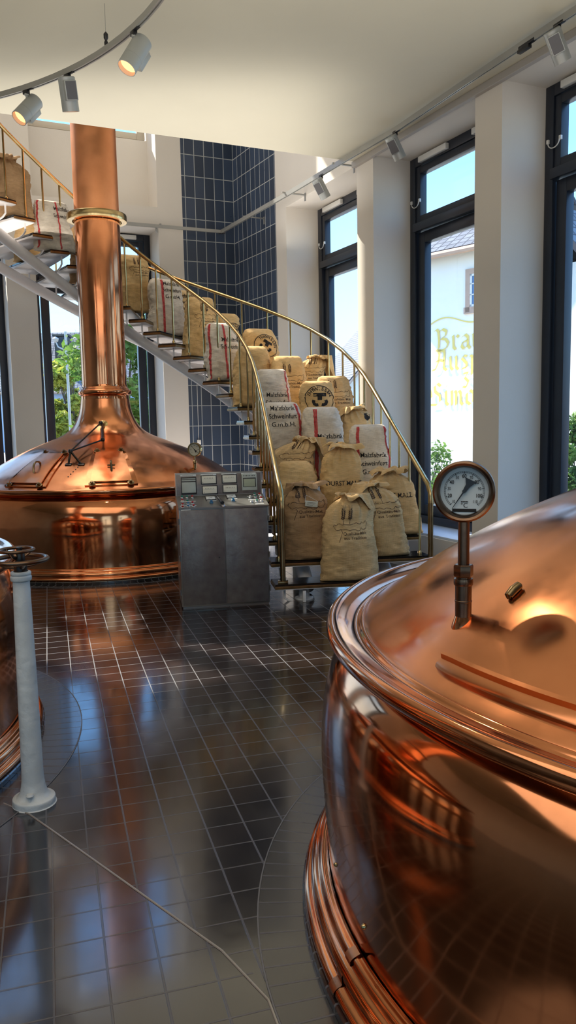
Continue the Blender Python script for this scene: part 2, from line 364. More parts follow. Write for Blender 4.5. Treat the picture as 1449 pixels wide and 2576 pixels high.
# strip joint in the floor and the tile rings round the kettles
b = MB(); b.tube([(-1.25,3.26,.001),(-1.105,3.158,.001),(-.23,2.274,.001),(-.081,2.06,.001),(-.02,1.85,.001),(.1,1.55,.001)], .0045, 6, flat=(1,.6)); struct(b.build('trim_2', pmat('strip_joint', (.34,.32,.29), .35, .5)))
K1 = Vector((1.796, 2.511, 0)); K2 = Vector((-2.17, 9.65, 0)); K3 = Vector((-3.055, 3.70, 0))
for i, (K, ro) in enumerate(((K1,1.925),(K2,1.86),(K3,1.97))):
    b = MB(); b.lathe([(1.70,.0),(1.70,.0025),(ro-.006,.0025),(ro-.006,0)], 150); o = struct(b.build('trim_%d' % (3+i), M_ring)); o.location = K
    j = MB(); j.lathe([(ro-.005,0),(ro-.005,.003),(ro,.003),(ro,0)], 150); j.build('ring_joint', pmat('grout_line', (.15,.145,.15), .6), o)

# ------------------------------------------------------------------ kettles
DOME = [(1.556,.925),(1.548,.938),(1.50,.968),(1.46,.994),(1.40,1.040),(1.32,1.096),(1.23,1.152),(1.12,1.214),(1.0,1.275),(.85,1.342),(.70,1.402),(.58,1.450),(.49,1.495),(.42,1.55),(.37,1.61),(.33,1.69),(.30,1.79),(.285,1.90)]
def spl(prof, sub=4):       # Catmull-Rom through a profile
    out = []
    for i in range(len(prof)-1):
        p0 = prof[max(i-1,0)]; p1 = prof[i]; p2 = prof[i+1]; p3 = prof[min(i+2,len(prof)-1)]
        for k in range(sub):
            t = k/sub
            out.append(tuple(.5*((2*p1[j])+(-p0[j]+p2[j])*t+(2*p0[j]-5*p1[j]+4*p2[j]-p3[j])*t*t+(-p0[j]+3*p1[j]-3*p2[j]+p3[j])*t**3) for j in (0,1)))
    out.append(prof[-1]); return out
def zdome(r):
    P = DOME
    for i in range(len(P)-1):
        if P[i][0] >= r >= P[i+1][0]:
            t = (P[i][0]-r)/(P[i][0]-P[i+1][0]); return P[i][1]+(P[i+1][1]-P[i][1])*t
    return P[0][1]
def dome_pt(ang, r, off=0):
    dz = (zdome(r-.03)-zdome(r+.03))/.06; nn = Vector((dz*math.cos(ang), dz*math.sin(ang), 1)).normalized()
    return Vector((r*math.cos(ang), r*math.sin(ang), zdome(r))) + nn*off, nn
def kettle(name, loc, label, name_top=False, pipe=True, bodyprof=None, rough=None):
    k = empty(name, loc, 0, label, 'brewing kettle')
    bp = bodyprof or [(1.680,.125),(1.682,.20),(1.693,.36),(1.700,.52),(1.692,.66),(1.668,.77),(1.63,.84),(1.585,.885),(1.56,.90)]
    b = MB(); b.lathe(spl(bp, 5), 160); b.build('kettle_body', M_cop, k)
    b = MB(); b.lathe([(1.70,0),(1.765,.0),(1.772,.004),(1.772,.026),(1.767,.031),(1.70,.033)], 150); b.build('tiled_plinth', M_ring, k)
    tp = [(1.74,.030),(1.756,.032),(1.764,.042),(1.763,.054),(1.752,.063),(1.741,.066),(1.737,.072),(1.741,.084),(1.740,.100),(1.730,.114),(1.717,.120),(1.712,.126),(1.710,.136),(1.700,.142),(1.688,.143),(1.683,.150)]
    b = MB(); b.lathe(spl(tp, 3), 160); b.build('base_moulding', M_cop, k)
    # rim: rolled edge and gutter flange
    rp = [(1.53,.885),(1.60,.888),(1.645,.895),(1.668,.908),(1.678,.925),(1.676,.943),(1.662,.954),(1.645,.951),(1.630,.944),(1.61,.934),(1.585,.926),(1.572,.926),(1.562,.934),(1.554,.937),(1.548,.93)]
    b = MB(); b.lathe(spl(rp, 4), 200); b.build('rim', M_cop, k)
    b = MB(); b.lathe(spl(DOME, 4), 160); b.build('dome', M_dome, k)
    if pipe:
        b = MB(); b.lathe(spl([(.285,1.885),(.283,1.93),(.29,1.945),(.308,1.955),(.315,1.975),(.315,1.99),(.306,2.008),(.288,2.016),(.283,2.03),(.275,2.036),(.268,2.045),(.266,2.07)], 3), 64); b.build('neck_collar', M_cop, k)
        b = MB(); b.lathe([(.257,3.96),(.256,4.4),(.256,ZT-.002 if name_top else ZC-.002)], 64); b.build('upper_pipe', M_pmatte, k)
        b = MB(); b.lathe([(.262,2.05),(.260,3.0),(.260,3.95),(.257,3.97)], 64)
        b.build('vapour_pipe', M_pipe, k)
        b = MB(); b.lathe(spl([(.285,3.955),(.335,3.955),(.342,3.962),(.345,3.98),(.345,4.015),(.342,4.03),(.335,4.036),(.325,4.03),(.322,4.0),(.322,3.97),(.285,3.965)], 2), 64)
        for q in range(4): 
            a = q*PI/2+.5; b.cyl((.25*math.cos(a),.25*math.sin(a),3.97),(.33*math.cos(a),.33*math.sin(a),3.97),.012,8)
        b.build('brass_pipe_ring', M_brass, k)
    return k
def bolt(parent, p, nn, r=.026, h=.03, mat=None):
    b = MB(); M = zalign(p, nn)
    b.lathe([(0,.0),(r*1.35,0),(r*1.35,.006),(r,.008),(r,h*.55),(0,h*.55)], 20, 0, M); b.lathe([(r*.62,h*.5),(r*.62,h),(r*.5,h*1.12),(0,h*1.15)], 6, 0, M)
    return b.build('bolt', mat or M_brassd, parent)

# -- the kettle at the back with the tall vapour pipe
k2 = kettle('brew_kettle', K2, 'copper brew kettle with tall vapour pipe and two hatches standing below the curved stair', True)
def hatch(a0, a1, r0, r1, parent):
    # a raised curved plate on the dome, trapezoid in plan
    h = empty('hatch_door', (0,0,0)); h.parent = parent
    def patch(a0, a1, r0, r1, off, nm, mat, th=.012):
        b = MB(); n1, n2 = 18, 12; vs = []; 
        for i in range(n1+1):
            t = i/n1; r = r0+(r1-r0)*t
            for j in range(n2+1):
                a = a0+(a1-a0)*j/n2
                vs.append(dome_pt(a, r, off)[0])
        fs = [(i*(n2+1)+j, i*(n2+1)+j+1, (i+1)*(n2+1)+j+1, (i+1)*(n2+1)+j) for i in range(n1) for j in range(n2)]
        o = len(vs); vs2 = [dome_pt(a0+(a1-a0)*(i%(n2+1))/n2, r0+(r1-r0)*(i//(n2+1))/n1, off-th)[0] for i in range(len(vs))]
        per = [j for j in range(n2+1)] + [(i)*(n2+1)+n2 for i in range(1,n1+1)] + [n1*(n2+1)+j for j in range(n2-1,-1,-1)] + [i*(n2+1) for i in range(n1-1,0,-1)]
        fs += [(per[i], per[(i+1)%len(per)], per[(i+1)%len(per)]+o, per[i]+o) for i in range(len(per))]
        b.add(vs+vs2, fs); return b.build(nm, mat, h)
    patch(a0, a1, r0, r1, .014, 'hatch_frame', M_cop); patch(a0+.04, a1-.04, r0-.035, r1+.035, .032, 'hatch_panel', M_dome)
    for (a, r) in ((a0+.05, r0+.0),(a1-.05, r0+.0),(a0+.05, r1+.0),(a1-.05,r1)):
        p, nn = dome_pt(a, r-.01 if r == r0 else r, .02); bolt(h, p, nn)
    return h
def az(px_a): return R(px_a)
FR = math.atan2(-K2.y, -K2.x)   # direction from the kettle towards the viewer
h1 = hatch(FR-.80, FR-.44, 1.50, .97, k2)
h2 = hatch(FR-.165, FR+.20, 1.49, .95, k2)
# handles
def dh(parent, ang, r, da, dr):
    b = MB(); pts = []
    for i in range(9):
        t = i/8; p, nn = dome_pt(ang+da*(t-.5), r+dr*(t-.5), .02+.07*math.sin(PI*t)**.7); pts.append(p)
    b.tube(pts, .011, 8); 
    for t in (0,1): p, nn = dome_pt(ang+da*(t-.5), r+dr*(t-.5), .02); b.lathe([(0,0),(.022,0),(.02,.008),(0,.01)],14,0,zalign(p,nn))
    return b.build('handle', M_brassd, parent)
dh(h1, FR-.621, 1.257, .03, .16); dh(h2, FR+.024, 1.26, .0, .13)
p, nn = dome_pt(FR+.024, 1.26, .05); b = MB(); b.cyl(p-Vector((.04,0,0)), p+Vector((.04,0,0)), .008, 8); b.build('latch_bar', M_brassd, h2)
# rivets beside the hatches
for i in range(5):
    for aa, rr in ((FR-.26+.0*i, 1.22+.035*i),):
        p, nn = dome_pt(aa-.012*i, rr, 0); b = MB(); b.lathe([(.008,0),(.007,.004),(0,.006)], 8, 0, zalign(p, nn)); b.build('rivet', M_steeld, k2)
# lever linkage that opens the valve flap on the neck
lk = empty('valve_linkage', (0,0,0)); lk.parent = k2
pc, nn = dome_pt(FR-.12, .36, .0); pc.z = 1.63
rad = Vector((math.cos(FR-.10), math.sin(FR-.10), 0))
p0 = rad*.36 + Vector((0,0,1.60))
b = MB(); b.lathe([(0,0),(.055,0),(.055,.012),(.03,.018),(.022,.06),(0,.062)], 24, 0, zalign(p0, (rad*1.0+Vector((0,0,.6))))); b.build('pivot_plate', M_brass, lk)
piv = p0 + rad*.07 + Vector((-.02,0,.02))
pe, ne = dome_pt(FR-.36, 1.06, .09); pm_, n2_ = dome_pt(FR-.06, .76, .06)
b = MB(); b.tube([piv, pe], .009, 10); b.tube([piv+Vector((.02,0,-.01)), pm_], .012, 10); b.tube([pm_, pe], .009, 10)
b.lathe([(0,-.025),(.018,-.018),(.025,0),(.018,.018),(0,.025)], 14, 0, Matrix.Translation(pm_)); b.build('lever_rod', M_steeld, lk)
b = MB(); b.lathe([(0,-.02),(.02,-.02),(.026,0),(.02,.02),(0,.02)], 14, 0, Matrix.Translation(pe)); b.build('linkage_joint', M_steeld, lk); b = MB(); b.lathe([(0,-.02),(.02,-.02),(.026,0),(.02,.02),(0,.02)], 14, 0, Matrix.Translation(piv))
for da in (-.358, -.239):
    q, nq = dome_pt(FR+da, 1.175, .0); g = MB(); g.tube([pe, q+nq*.004], .012, 8); g.bbox((-.035,-.02,0),(.035,.02,.01),.003,0,zalign(q,nq)); g.build('linkage_bracket', M_steeld, lk)
b.build('linkage_joint', M_steeld, lk)

def thermometer(parent, base, face, L, rd, big=False, needle=0, name='thermometer'):
    t = empty(name, base); t.parent = parent
    top = Vector((0,0,L)); fd = Vector((face[0],face[1],0)).normalized()
    if big:
        b = MB(); b.cyl((0,0,-.03),(0,0,.100),.0225,28); b.lathe([(.022,.050),(.0235,.052),(.0235,.056),(.022,.058)],28); b.cyl((0,0,.10),(0,0,.125),.021,28)
        b.build('pipe_socket', M_bronze, t)
        b = MB(); b.lathe([(.0,.122),(.024,.122),(.027,.126),(.027,.152),(.024,.156),(0,.156)], 6); b.lathe([(.0,.098),(.0255,.099),(.0265,.103),(.0265,.112),(.0255,.117),(0,.118)], 24); b.build('hex_nut', M_bronze, t)
        b = MB(); b.cyl((0,0,.15),(0,0,L-rd*.9),.0155,24); b.build('stem', M_bronze, t)
        b = MB(); b.lathe([(.0225,.012),(.026,.002),(.031,-.012),(.034,-.03)], 28); b.build('solder_flange', M_cop, t)
    else:
        b = MB(); b.cyl((0,0,-.02),(0,0,L-rd*.9),.010,14); b.cyl((0,0,.0),(0,0,.05),.019,14); b.lathe([(.012,.05),(.022,.06),(.022,.08),(.012,.09)],14); b.build('stem', M_brass, t)
    # local frame with z towards the viewer, y up
    zz = fd; xx = Vector((0,0,1)).cross(zz); M = Matrix.Identity(4)
    for i in range(3): M[i][0] = xx[i]; M[i][1] = (0,0,1)[i]; M[i][2] = zz[i]; M[i][3] = top[i]
    dep = rd*.62
    b = MB(); s = rd
    if big: prof = [(0,-dep),(s*.9,-dep),(s*.97,-dep*.96),(s*.97,-.02),(s*.99,-.005),(s,.008),(s*.995,.016),(s*.93,.021),(s*.86,.018),(s*.80,.008),(s*.775,-.012)]
    else: prof = [(0,-dep),(s*.93,-dep),(s,-dep*.85),(s,.006),(s*.97,.012),(s*.88,.012),(s*.86,.0)]
    b.lathe(prof, 64, 0, M); b.build('case', M_bronze if big else M_brass, t)
    di = s*(.79 if big else .88)
    b = MB(); b.lathe([(0,-.010),(di,-.010)], 48, 0, M); d = b.build('dial', M_dial if big else M_dialw, t)
    b = MB(); z = -.0085
    def put(vs, fs): b.add([M @ Vector((v.x, v.y, z)) for v in vs], fs)
    rs = di*.82
    if big:
        for i in range(51):
            a = R(225 - 270*i/50.0 + 0); L1 = rs; L0 = rs-(.10 if i%5==0 else .06)*di; w = .0004 if i%5 else .0007
            if i%5 == 0: a = a
            ct, st = math.cos(a), math.sin(a)
            put([Vector((L0*ct-w*st, L0*st+w*ct,0)),Vector((L0*ct+w*st, L0*st-w*ct,0)),Vector((L1*ct+w*st,L1*st-w*ct,0)),Vector((L1*ct-w*st,L1*st+w*ct,0))],[(0,1,2,3)])
        for rr_ in (rs, rs-.055*di):
            vs = []; 
            for i in range(61): a = R(225-270*i/60); vs += [Vector(((rr_-.0003)*math.cos(a),(rr_-.0003)*math.sin(a),0)),Vector(((rr_+.0003)*math.cos(a),(rr_+.0003)*math.sin(a),0))]
            put(vs, [(2*i,2*i+1,2*i+3,2*i+2) for i in range(60)])
        for i, nme in enumerate(('10','20','30','40','50','60','70','80','90','100','110')):
            a = R(225-27*i); bigs = nme in ('20','40','60','80','100')
            v, f = textmesh(nme, (.0155 if bigs else .012)*1.05*rd/.09, 'CENTER', .012 if bigs else 0)
            put([Vector((q.x*.8+rs*.76*math.cos(a), q.y+rs*.76*math.sin(a), 0)) for q in v], f)
        v, f = textmesh('°C', .019*rd/.09); put([Vector((q.x, q.y-di*.60, 0)) for q in v], f)
        put([Vector((x_, y_-di*.80,0)) for x_, y_ in ((-.032,-.0045),(.032,-.0045),(.032,.0045),(-.032,.0045))], [(0,1,2,3)])
        for q in range(7): put([Vector((x_-.0085+q*.0028, y_-di*.44,0)) for x_, y_ in ((0,-.002),(.002,-.002),(.002,.002),(0,.002))], [(0,1,2,3)])
    else:
        for i in range(7):
            a = R(225-45*i); v, f = textmesh(str(20*i), rd*.2); put([Vector((q.x+di*.66*math.cos(a), q.y+di*.66*math.sin(a),0)) for q in v], f)
    b.build('dial_markings', M_ink, t)
    b = MB(); a = R(needle); c, s_ = math.cos(a), math.sin(a); l = di*.88; z = -.004
    def nd(pts): b.add([M @ Vector((p*c-q*s_, p*s_+q*c, z)) for p, q in pts] + [M @ Vector((p*c-q*s_, p*s_+q*c, z-.0015)) for p, q in pts], [tuple(range(len(pts))), tuple(range(2*len(pts)-1,len(pts)-1,-1))] + [(i,(i+1)%len(pts),(i+1)%len(pts)+len(pts),i+len(pts)) for i in range(len(pts))])
    nd([(l,.0006),(l,-.0006),(0,-.0016*rd/.06),(0,.0016*rd/.06)]); nd([(0,-.05*rd),(0,.05*rd),(-.22*rd,.08*rd),(-.46*rd,.16*rd),(-.40*rd,-.22*rd),(-.22*rd,-.08*rd)])
    b.lathe([(0,z+.003),(.06*rd,z+.003),(.06*rd,z-.004)], 20, 0, M); b.build('needle', M_black, t)
    return t
p, nn = dome_pt(-.55, 1.325, 0)
t2 = thermometer(k2, p, (-.32,-1), .21, .079, False, 130)
t2['label'] = 'small brass thermometer on the rear kettle'

# -- the big kettle in the right foreground
k1 = kettle('brew_kettle', K1, 'huge polished copper brew kettle filling the right foreground with a bronze dial thermometer', pipe=True)
pg = Vector((.477, 2.141, 0)) - K1; rg = math.hypot(pg.x, pg.y); ag = math.atan2(pg.y, pg.x); pz = zdome(rg)
t1 = thermometer(k1, (pg.x, pg.y, pz), (-.30,-1), .356, .083, True, 236)
t1['label'] = 'bronze dial thermometer on a stem, white scale to 110 degrees'
# raised curved strip, plug and studs on the foreground kettle
b = MB(); vs = []; A0, A1 = -2.80, -1.75; n_ = 60
sec = [(1.508,.0),(1.507,.014),(1.500,.019),(1.480,.019),(1.474,.031),(1.464,.031),(1.459,.020),(1.461,0)]
for i in range(n_+1):
    a = A0+(A1-A0)*i/n_; q = min(1, i/1.5)
    for r, h in sec:
        rr = 1.485+(r-1.485)*(.8+.2*q); p, nn = dome_pt(a, rr, h-.002); vs.append(p)
m_ = len(sec); b.add(vs, [(i*m_+j, i*m_+j+1, (i+1)*m_+j+1, (i+1)*m_+j) for i in range(n_) for j in range(m_-1)] + [tuple(range(m_)), tuple(n_*m_+j for j in range(m_-1,-1,-1))])
b.build('hatch_strip', M_dome, k1)
p, nn = dome_pt(-2.816, 1.25, 0); tdir = Vector((.78,.45,.35)).normalized(); tdir = (tdir - nn*tdir.dot(nn)).normalized()
b = MB(); b.tube([p-tdir*.026+nn*.004, p-tdir*.024+nn*.010, p+nn*.012, p+tdir*.022+nn*.010, p+tdir*.026+nn*.006], .012, 14, rs=[.006,.0115,.013,.012,.007]); b.build('brass_plug', M_brassd, k1)
for a, z in ((-3.005,.27),(-2.845,.245)):
    q = Vector((math.cos(a), math.sin(a), 0)); b = MB(); b.lathe([(.0085,-.004),(.009,.002),(.006,.009),(0,.013)], 12, 0, zalign(q*1.682+Vector((0,0,z)), q)); b.build('brass_stud', M_brass, k1)
# overlap joint in the base moulding
b = MB(); a = -2.87; vs = []
prof = [(1.766,.034),(1.768,.050),(1.755,.063),(1.742,.070),(1.744,.092),(1.733,.106),(1.718,.112),(1.718,.132),(1.705,.143),(1.688,.150)]
b.lathe(spl(prof,2), 3, 0, None, a-.012, a+.012); b.build('moulding_joint', M_cop_dk, k1)

# -- the kettle cut off by the left edge
k3 = kettle('brew_kettle', K3, 'copper kettle at the left edge behind the white valve stand')

# ------------------------------------------------------------------ valve stand with two handwheels
vs_ = empty('valve_stand', (-1.118, 3.262, 0), 0, 'white painted valve stand with two bronze handwheels beside the left kettle', 'valve stand')
b = MB(); b.lathe(spl([(0,.0),(.088,0),(.090,.004),(.089,.026),(.082,.031),(.070,.036),(.058,.052),(.050,.085),(.046,.13),(.0445,.25),(.041,.55),(.0365,.84),(.034,.985)],4), 48)
b.build('column', M_post, vs_)
b = MB(); b.lathe(spl([(.034,.972),(.041,.975),(.043,.982),(.043,.992),(.040,.997),(.042,1.003),(.040,1.012),(.030,1.014)],3), 40); b.build('collar', M_post, vs_)
b = MB(); b.cyl((.005,-.066,.03),(.005,-.066,.058),.006,10); b.lathe([(0,.056),(.014,.057),(.017,.063),(.013,.069),(0,.070)],20,0,Matrix.Translation((.005,-.066,0))); b.build('bolt', M_post, vs_)
b = MB(); b.lathe([(.026,1.01),(.028,1.03),(.03,1.05),(.022,1.055),(.02,1.09),(.012,1.10),(.012,1.115),(0,1.116)], 24); b.build('spindle', M_steeld, vs_)
def wheel(z, Rw, rt, n, nm, tilt, hub, off=(0,0)):
    M = Matrix.Translation((off[0],off[1],z)) @ Matrix.Rotation(tilt, 4, 'X')
    w = MB(); pts = [M @ Vector((Rw*math.cos(2*PI*i/56), Rw*math.sin(2*PI*i/56), .018)) for i in range(56)]
    w.tube(pts, rt, 14, closed=True, flat=(1,.85)); wo = w.build('handwheel', M_bronze, vs_)
    s = MB()
    for k in range(n):
        a = 2*PI*k/n+.5; s.tube([M @ Vector((hub*math.cos(a), hub*math.sin(a), -.012)), M @ Vector((Rw*.55*math.cos(a), Rw*.55*math.sin(a), -.008)), M @ Vector((Rw*math.cos(a), Rw*math.sin(a), .016))], .006, 8, rs=[.009,.006,.006])
    s.lathe([(0,-.02),(hub*1.3,-.02),(hub*1.5,-.005),(hub,.01),(0,.012)], 20, 0, M); s.build('spokes', M_bronze, wo)
wheel(1.045, .108, .0115, 4, 'l', .0, .02, (0,0)); wheel(1.085, .068, .0085, 3, 's', .0, .014, (-.013,0))

# ------------------------------------------------------------------ control cabinet
cb = empty('control_cabinet', (-.935, 6.765, 0), R(10.5), 'brushed steel control cabinet with slanted desk of buttons and panel meters', 'control cabinet')
Wc, Dc = .775, .52
b = MB(); b.bbox((0,.0,.015),(Wc,Dc,.872),.004); b.box((.01,.01,0),(Wc-.01,Dc-.01,.015)); b.build('body', M_steel2, cb)
for x0, x1 in ((.012,.385),(.392,Wc-.012)):
    b = MB(); b.bbox((x0,-.014,.03),(x1,.0,.862),.003); d = b.build('door', M_steel, cb)
    if x0 < .1: b = MB(); b.lathe([(0,-.0),(.006,0),(.005,.003),(0,.004)],12,0,zalign((x1-.05,-.014,.44),(0,-1,0))); b.build('keyhole', M_black, d)
for z in (.12,.42,.74):
    b = MB(); b.cyl((-.004,-.006,z),(-.004,-.006,z+.05),.006,8); b.build('hinge', M_steel2, cb)
    b = MB(); b.cyl((Wc+.004,-.006,z),(Wc+.004,-.006,z+.05),.006,8); b.build('hinge', M_steel2, cb)
# desk and upright panel (extruded side profile)
yp, zp, zt_ = .36, .952, 1.150
prof = [(-.022,.872),(-.022,.886),(yp,zp),(yp+.03,zt_),(yp+.16,zt_),(yp+.16,.872)]
b = MB(); vs = [(-.004,y,z) for y,z in prof]+[(Wc+.004,y,z) for y,z in prof]; n_ = len(prof)
b.add(vs, [tuple(range(n_)), tuple(range(2*n_-1,n_-1,-1))]+[(i,(i+1)%n_,n_+(i+1)%n_,n_+i) for i in range(n_)]); b.build('desk_console', M_steel2, cb, 20)
pu = Vector((0,.03,zt_-zp)).normalized(); MP = Matrix.Identity(4)   # panel frame: x right, y up the panel, z out
pn = Vector((1,0,0)).cross(pu)
for i in range(3): MP[i][0] = (1,0,0)[i]; MP[i][1] = pu[i]; MP[i][2] = pn[i]; MP[i][3] = (0,yp,zp)[i]
du_ = Vector((0,yp+.022,zp-.886)).normalized(); MD = Matrix.Identity(4); dn = Vector((1,0,0)).cross(du_)
for i in range(3): MD[i][0] = (1,0,0)[i]; MD[i][1] = du_[i]; MD[i][2] = dn[i]; MD[i][3] = (0,-.022,.886)[i]
def P(px): return (px-130)/1035*Wc
def Q(py): return (778-py)/250*.195
b = MB(); b.bbox((.005,.004,0),(Wc-.005,.19,.003),.001,0,MP); b.build('instrument_panel', M_steel, cb)
for x0, x1 in ((185,375),(430,618),(682,865),(922,1102)):
    b = MB(); b.bbox((P(x0),Q(553),.003),(P(x1),Q(533),.006),.001,0,MP); o = b.build('label_strip', M_pvc, cb)
    k = MB(); xx = P(x0)+.02
    while xx < P(x1)-.03: k.box((xx,Q(546),.006),(xx+.006,Q(541),.0064),0,MP); xx += .0085
    k.build('label_print', M_inkb, o)
def meter(x0, x1, y0, y1):
    o = MB(); o.bbox((P(x0),Q(y1),.003),(P(x1),Q(y0),.013),.002,0,MP); m = o.build('panel_meter', M_black, cb)
    f = MB(); f.bbox((P(x0)+.008,Q(y1)+.007,.012),(P(x1)-.008,Q(y0)-.007,.0145),.001,0,MP); f.build('meter_face', M_dialw, m)
    k = MB()
    for i in range(6): k.box((P(x0)+.03+i*.0145,Q(y0)-.030,.0145),(P(x0)+.034+i*.0145,Q(y0)-.024,.0149),0,MP)
    k.box((P(x0)+.022,Q(y0)-.036,.0145),(P(x1)-.022,Q(y0)-.0352,.0149),0,MP); k.box((P(x0)+.016,Q(y1)+.01,.0145),(P(x0)+.019,Q(y1)+.022,.0149),0,MP); k.build('meter_scale', M_ink, m)
for a in ((430,622,548,652),(438,628,668,768),(682,868,545,648),(688,872,664,760)): meter(*a)
o = MB(); o.bbox((P(190),Q(762),.003),(P(375),Q(562),.014),.003,0,MP); m = o.build('chart_recorder', M_black, cb); m['label'] = 'black framed chart recorder'
f = MB(); f.bbox((P(200),Q(745),.013),(P(365),Q(622),.018),.002,0,MP); f.build('chart_paper', M_paper, m)
f = MB(); f.bbox((P(200),Q(610),.013),(P(365),Q(596),.017),.001,0,MP); f.bbox((P(200),Q(588),.013),(P(365),Q(578),.017),.001,0,MP); f.build('chart_slot', M_paper, m)
o = MB(); o.bbox((P(925),Q(738),.003),(P(1112),Q(545),.014),.003,0,MP); m = o.build('chart_recorder', M_paper, cb); m['label'] = 'pale framed chart recorder'
f = MB(); f.bbox((P(940),Q(700),.013),(P(1098),Q(592),.016),.001,0,MP); f.build('recorder_opening', M_black, m)
f = MB(); f.bbox((P(948),Q(695),.015),(P(1088),Q(605),.019),.001,0,MP); f.build('chart_paper', pmat('chart_paper_green', (.38,.40,.28), .6), m)
f = MB()
for i in range(8): f.box((P(945)+i*.014,Q(575),.0142),(P(945)+i*.014+.006,Q(562),.0148),0,MP)
f.build('recorder_scale', M_ink, m)
def DX(px, py): t = (912-py)/(912-780); return ((px-(168-38*t))/(1075-40*t)*Wc, t*.375)
for i, (px, py, c) in enumerate([(197,800,'g'),(257,800,'g'),(320,800,'r'),(205,838,'r'),(267,850,'g'),(328,870,'r'),(212,885,'r'),(275,878,'b'),(215,915,'r'),(278,908,'b'),(343,905,'r'),
        (1005,770,'r'),(1058,770,'g'),(1118,770,'g'),(1075,795,'g'),(1135,800,'r'),(1022,830,'w'),(1085,825,'g'),(1148,825,'w'),(1155,845,'r'),(1040,880,'w'),(1103,875,'g'),(1163,872,'w')]):
    x, y = DX(px, py)
    M = MD @ Matrix.Translation((x,y,0)); b = MB(); b.lathe([(.014,0),(.014,.006),(.010,.009),(.010,.012)], 18, 0, M); bo = b.build('push_button', M_chrome, cb)
    b = MB(); b.lathe([(.0095,.010),(.0095,.020),(.007,.023),(0,.024)], 16, 0, M); b.build('button_cap', {'g':M_green,'r':M_redb,'b':M_blueb,'w':M_pvc}[c], bo)
for (x0,x1,y) in ((180,362,843),(180,375,893),(195,310,938),(985,1110,810),(998,1120,852),(1085,1190,902)):
    a = DX(x0,y); c = DX(x1,y); b = MB(); b.bbox((a[0],a[1]-.006,0),(c[0],a[1]+.006,.002),.0008,0,MD); b.build('label_strip', M_pvc, cb)
for (px,py) in ((540,820),(790,808)):
    x, y = DX(px,py); b = MB(); b.bbox((x-.046,y-.055,0),(x+.046,y+.055,.008),.003,0,MD); m = b.build('desk_meter', M_black, cb)
    b = MB(); b.bbox((x-.040,y-.045,.007),(x+.040,y+.045,.010),.002,0,MD); b.build('meter_face', M_dial, m)
    b = MB(); b.tube([MD @ Vector((x-.018,y-.02,.011)), MD @ Vector((x+.018,y+.015,.011))], .0016, 6); b.build('meter_needle', M_black, m)
    b = MB(); b.bbox((x-.036,y-.075,0),(x+.046,y-.064,.002),.0008,0,MD); b.build('label_strip', M_pvc, cb)
for (px,py) in ((553,870),(815,855)):
    x, y = DX(px,py); b = MB(); b.lathe([(.017,0),(.016,.010),(.011,.014),(.010,.026),(0,.028)],18,0,MD @ Matrix.Translation((x,y,0))); b.build('desk_knob', M_blueb, cb)
x, y = DX(695,905); b = MB(); b.lathe([(0,0),(.034,0),(.034,.003),(.014,.005),(.013,.014),(0,.016)],28,0,MD @ Matrix.Translation((x,y,0))); lv = b.build('selector_disc', M_chrome, cb)
b = MB(); b.tube([MD @ Vector((x-.004,y+.02,.02)), MD @ Vector((x-.02,y+.09,.03)), MD @ Vector((x-.045,y+.19,.045))], .007, 10, rs=[.017,.012,.006]); b.build('selector_lever', M_black, cb)

# ------------------------------------------------------------------ curved stair
I_ = [(-0.056,6.976),(-0.094,7.219),(-0.13,7.457),(-0.164,7.692),(-0.199,7.923),(-0.234,8.153),(-0.271,8.379),(-0.31,8.603),(-0.358,8.823),(-0.425,9.036),(-0.517,9.241),(-0.64,9.433),(-0.793,9.61),(-0.972,9.767),(-1.169,9.903),(-1.373,10.016),(-1.577,10.102),(-1.775,10.16),(-1.967,10.188),(-2.154,10.184),(-2.336,10.149),(-2.512,10.082),(-2.683,9.983),(-2.848,9.85),(-3.008,9.684),(-3.161,9.485),(-3.293,9.271),(-3.4,9.044),(-3.483,8.807)]
O_ = [(1.295,7.172),(1.234,7.397),(1.172,7.631),(1.111,7.875),(1.052,8.129),(0.996,8.391),(0.939,8.663),(0.874,8.945),(0.792,9.237),(0.681,9.539),(0.53,9.849),(0.33,10.161),(0.077,10.464),(-0.226,10.745),(-0.573,10.992),(-0.949,11.194),(-1.338,11.344),(-1.725,11.437),(-2.1,11.473),(-2.459,11.451),(-2.799,11.375),(-3.12,11.245),(-3.423,11.064),(-3.708,10.834),(-3.974,10.557),(-4.222,10.233),(-4.432,9.883),(-4.602,9.513),(-4.73,9.125)]
RISE = .1603; HR = .80; NS = len(I_)
def zs_(k): return .17+RISE*k
def lerpP(A, k):
    k = max(0, min(NS-1.001, k)); i = int(k); t = k-i; return Vector((A[i][0]+(A[i+1][0]-A[i][0])*t, A[i][1]+(A[i+1][1]-A[i][1])*t, 0))
def stair_pt(k, w):   # k may be fractional or slightly negative
    if k < 0:
        a = lerpP(I_,0)+(lerpP(I_,1)-lerpP(I_,0))*k; c = lerpP(O_,0)+(lerpP(O_,1)-lerpP(O_,0))*k
    elif k > NS-1.001:
        a = lerpP(I_,NS-1)+(lerpP(I_,NS-1)-lerpP(I_,NS-2))*(k-NS+1); c = lerpP(O_,NS-1)+(lerpP(O_,NS-1)-lerpP(O_,NS-2))*(k-NS+1)
    else: a = lerpP(I_,k); c = lerpP(O_,k)
    return a+(c-a)*w
st = empty('curved_staircase', (0,0,0), 0, 'curved open staircase with black treads, white tube stringers and brass railings', 'staircase')
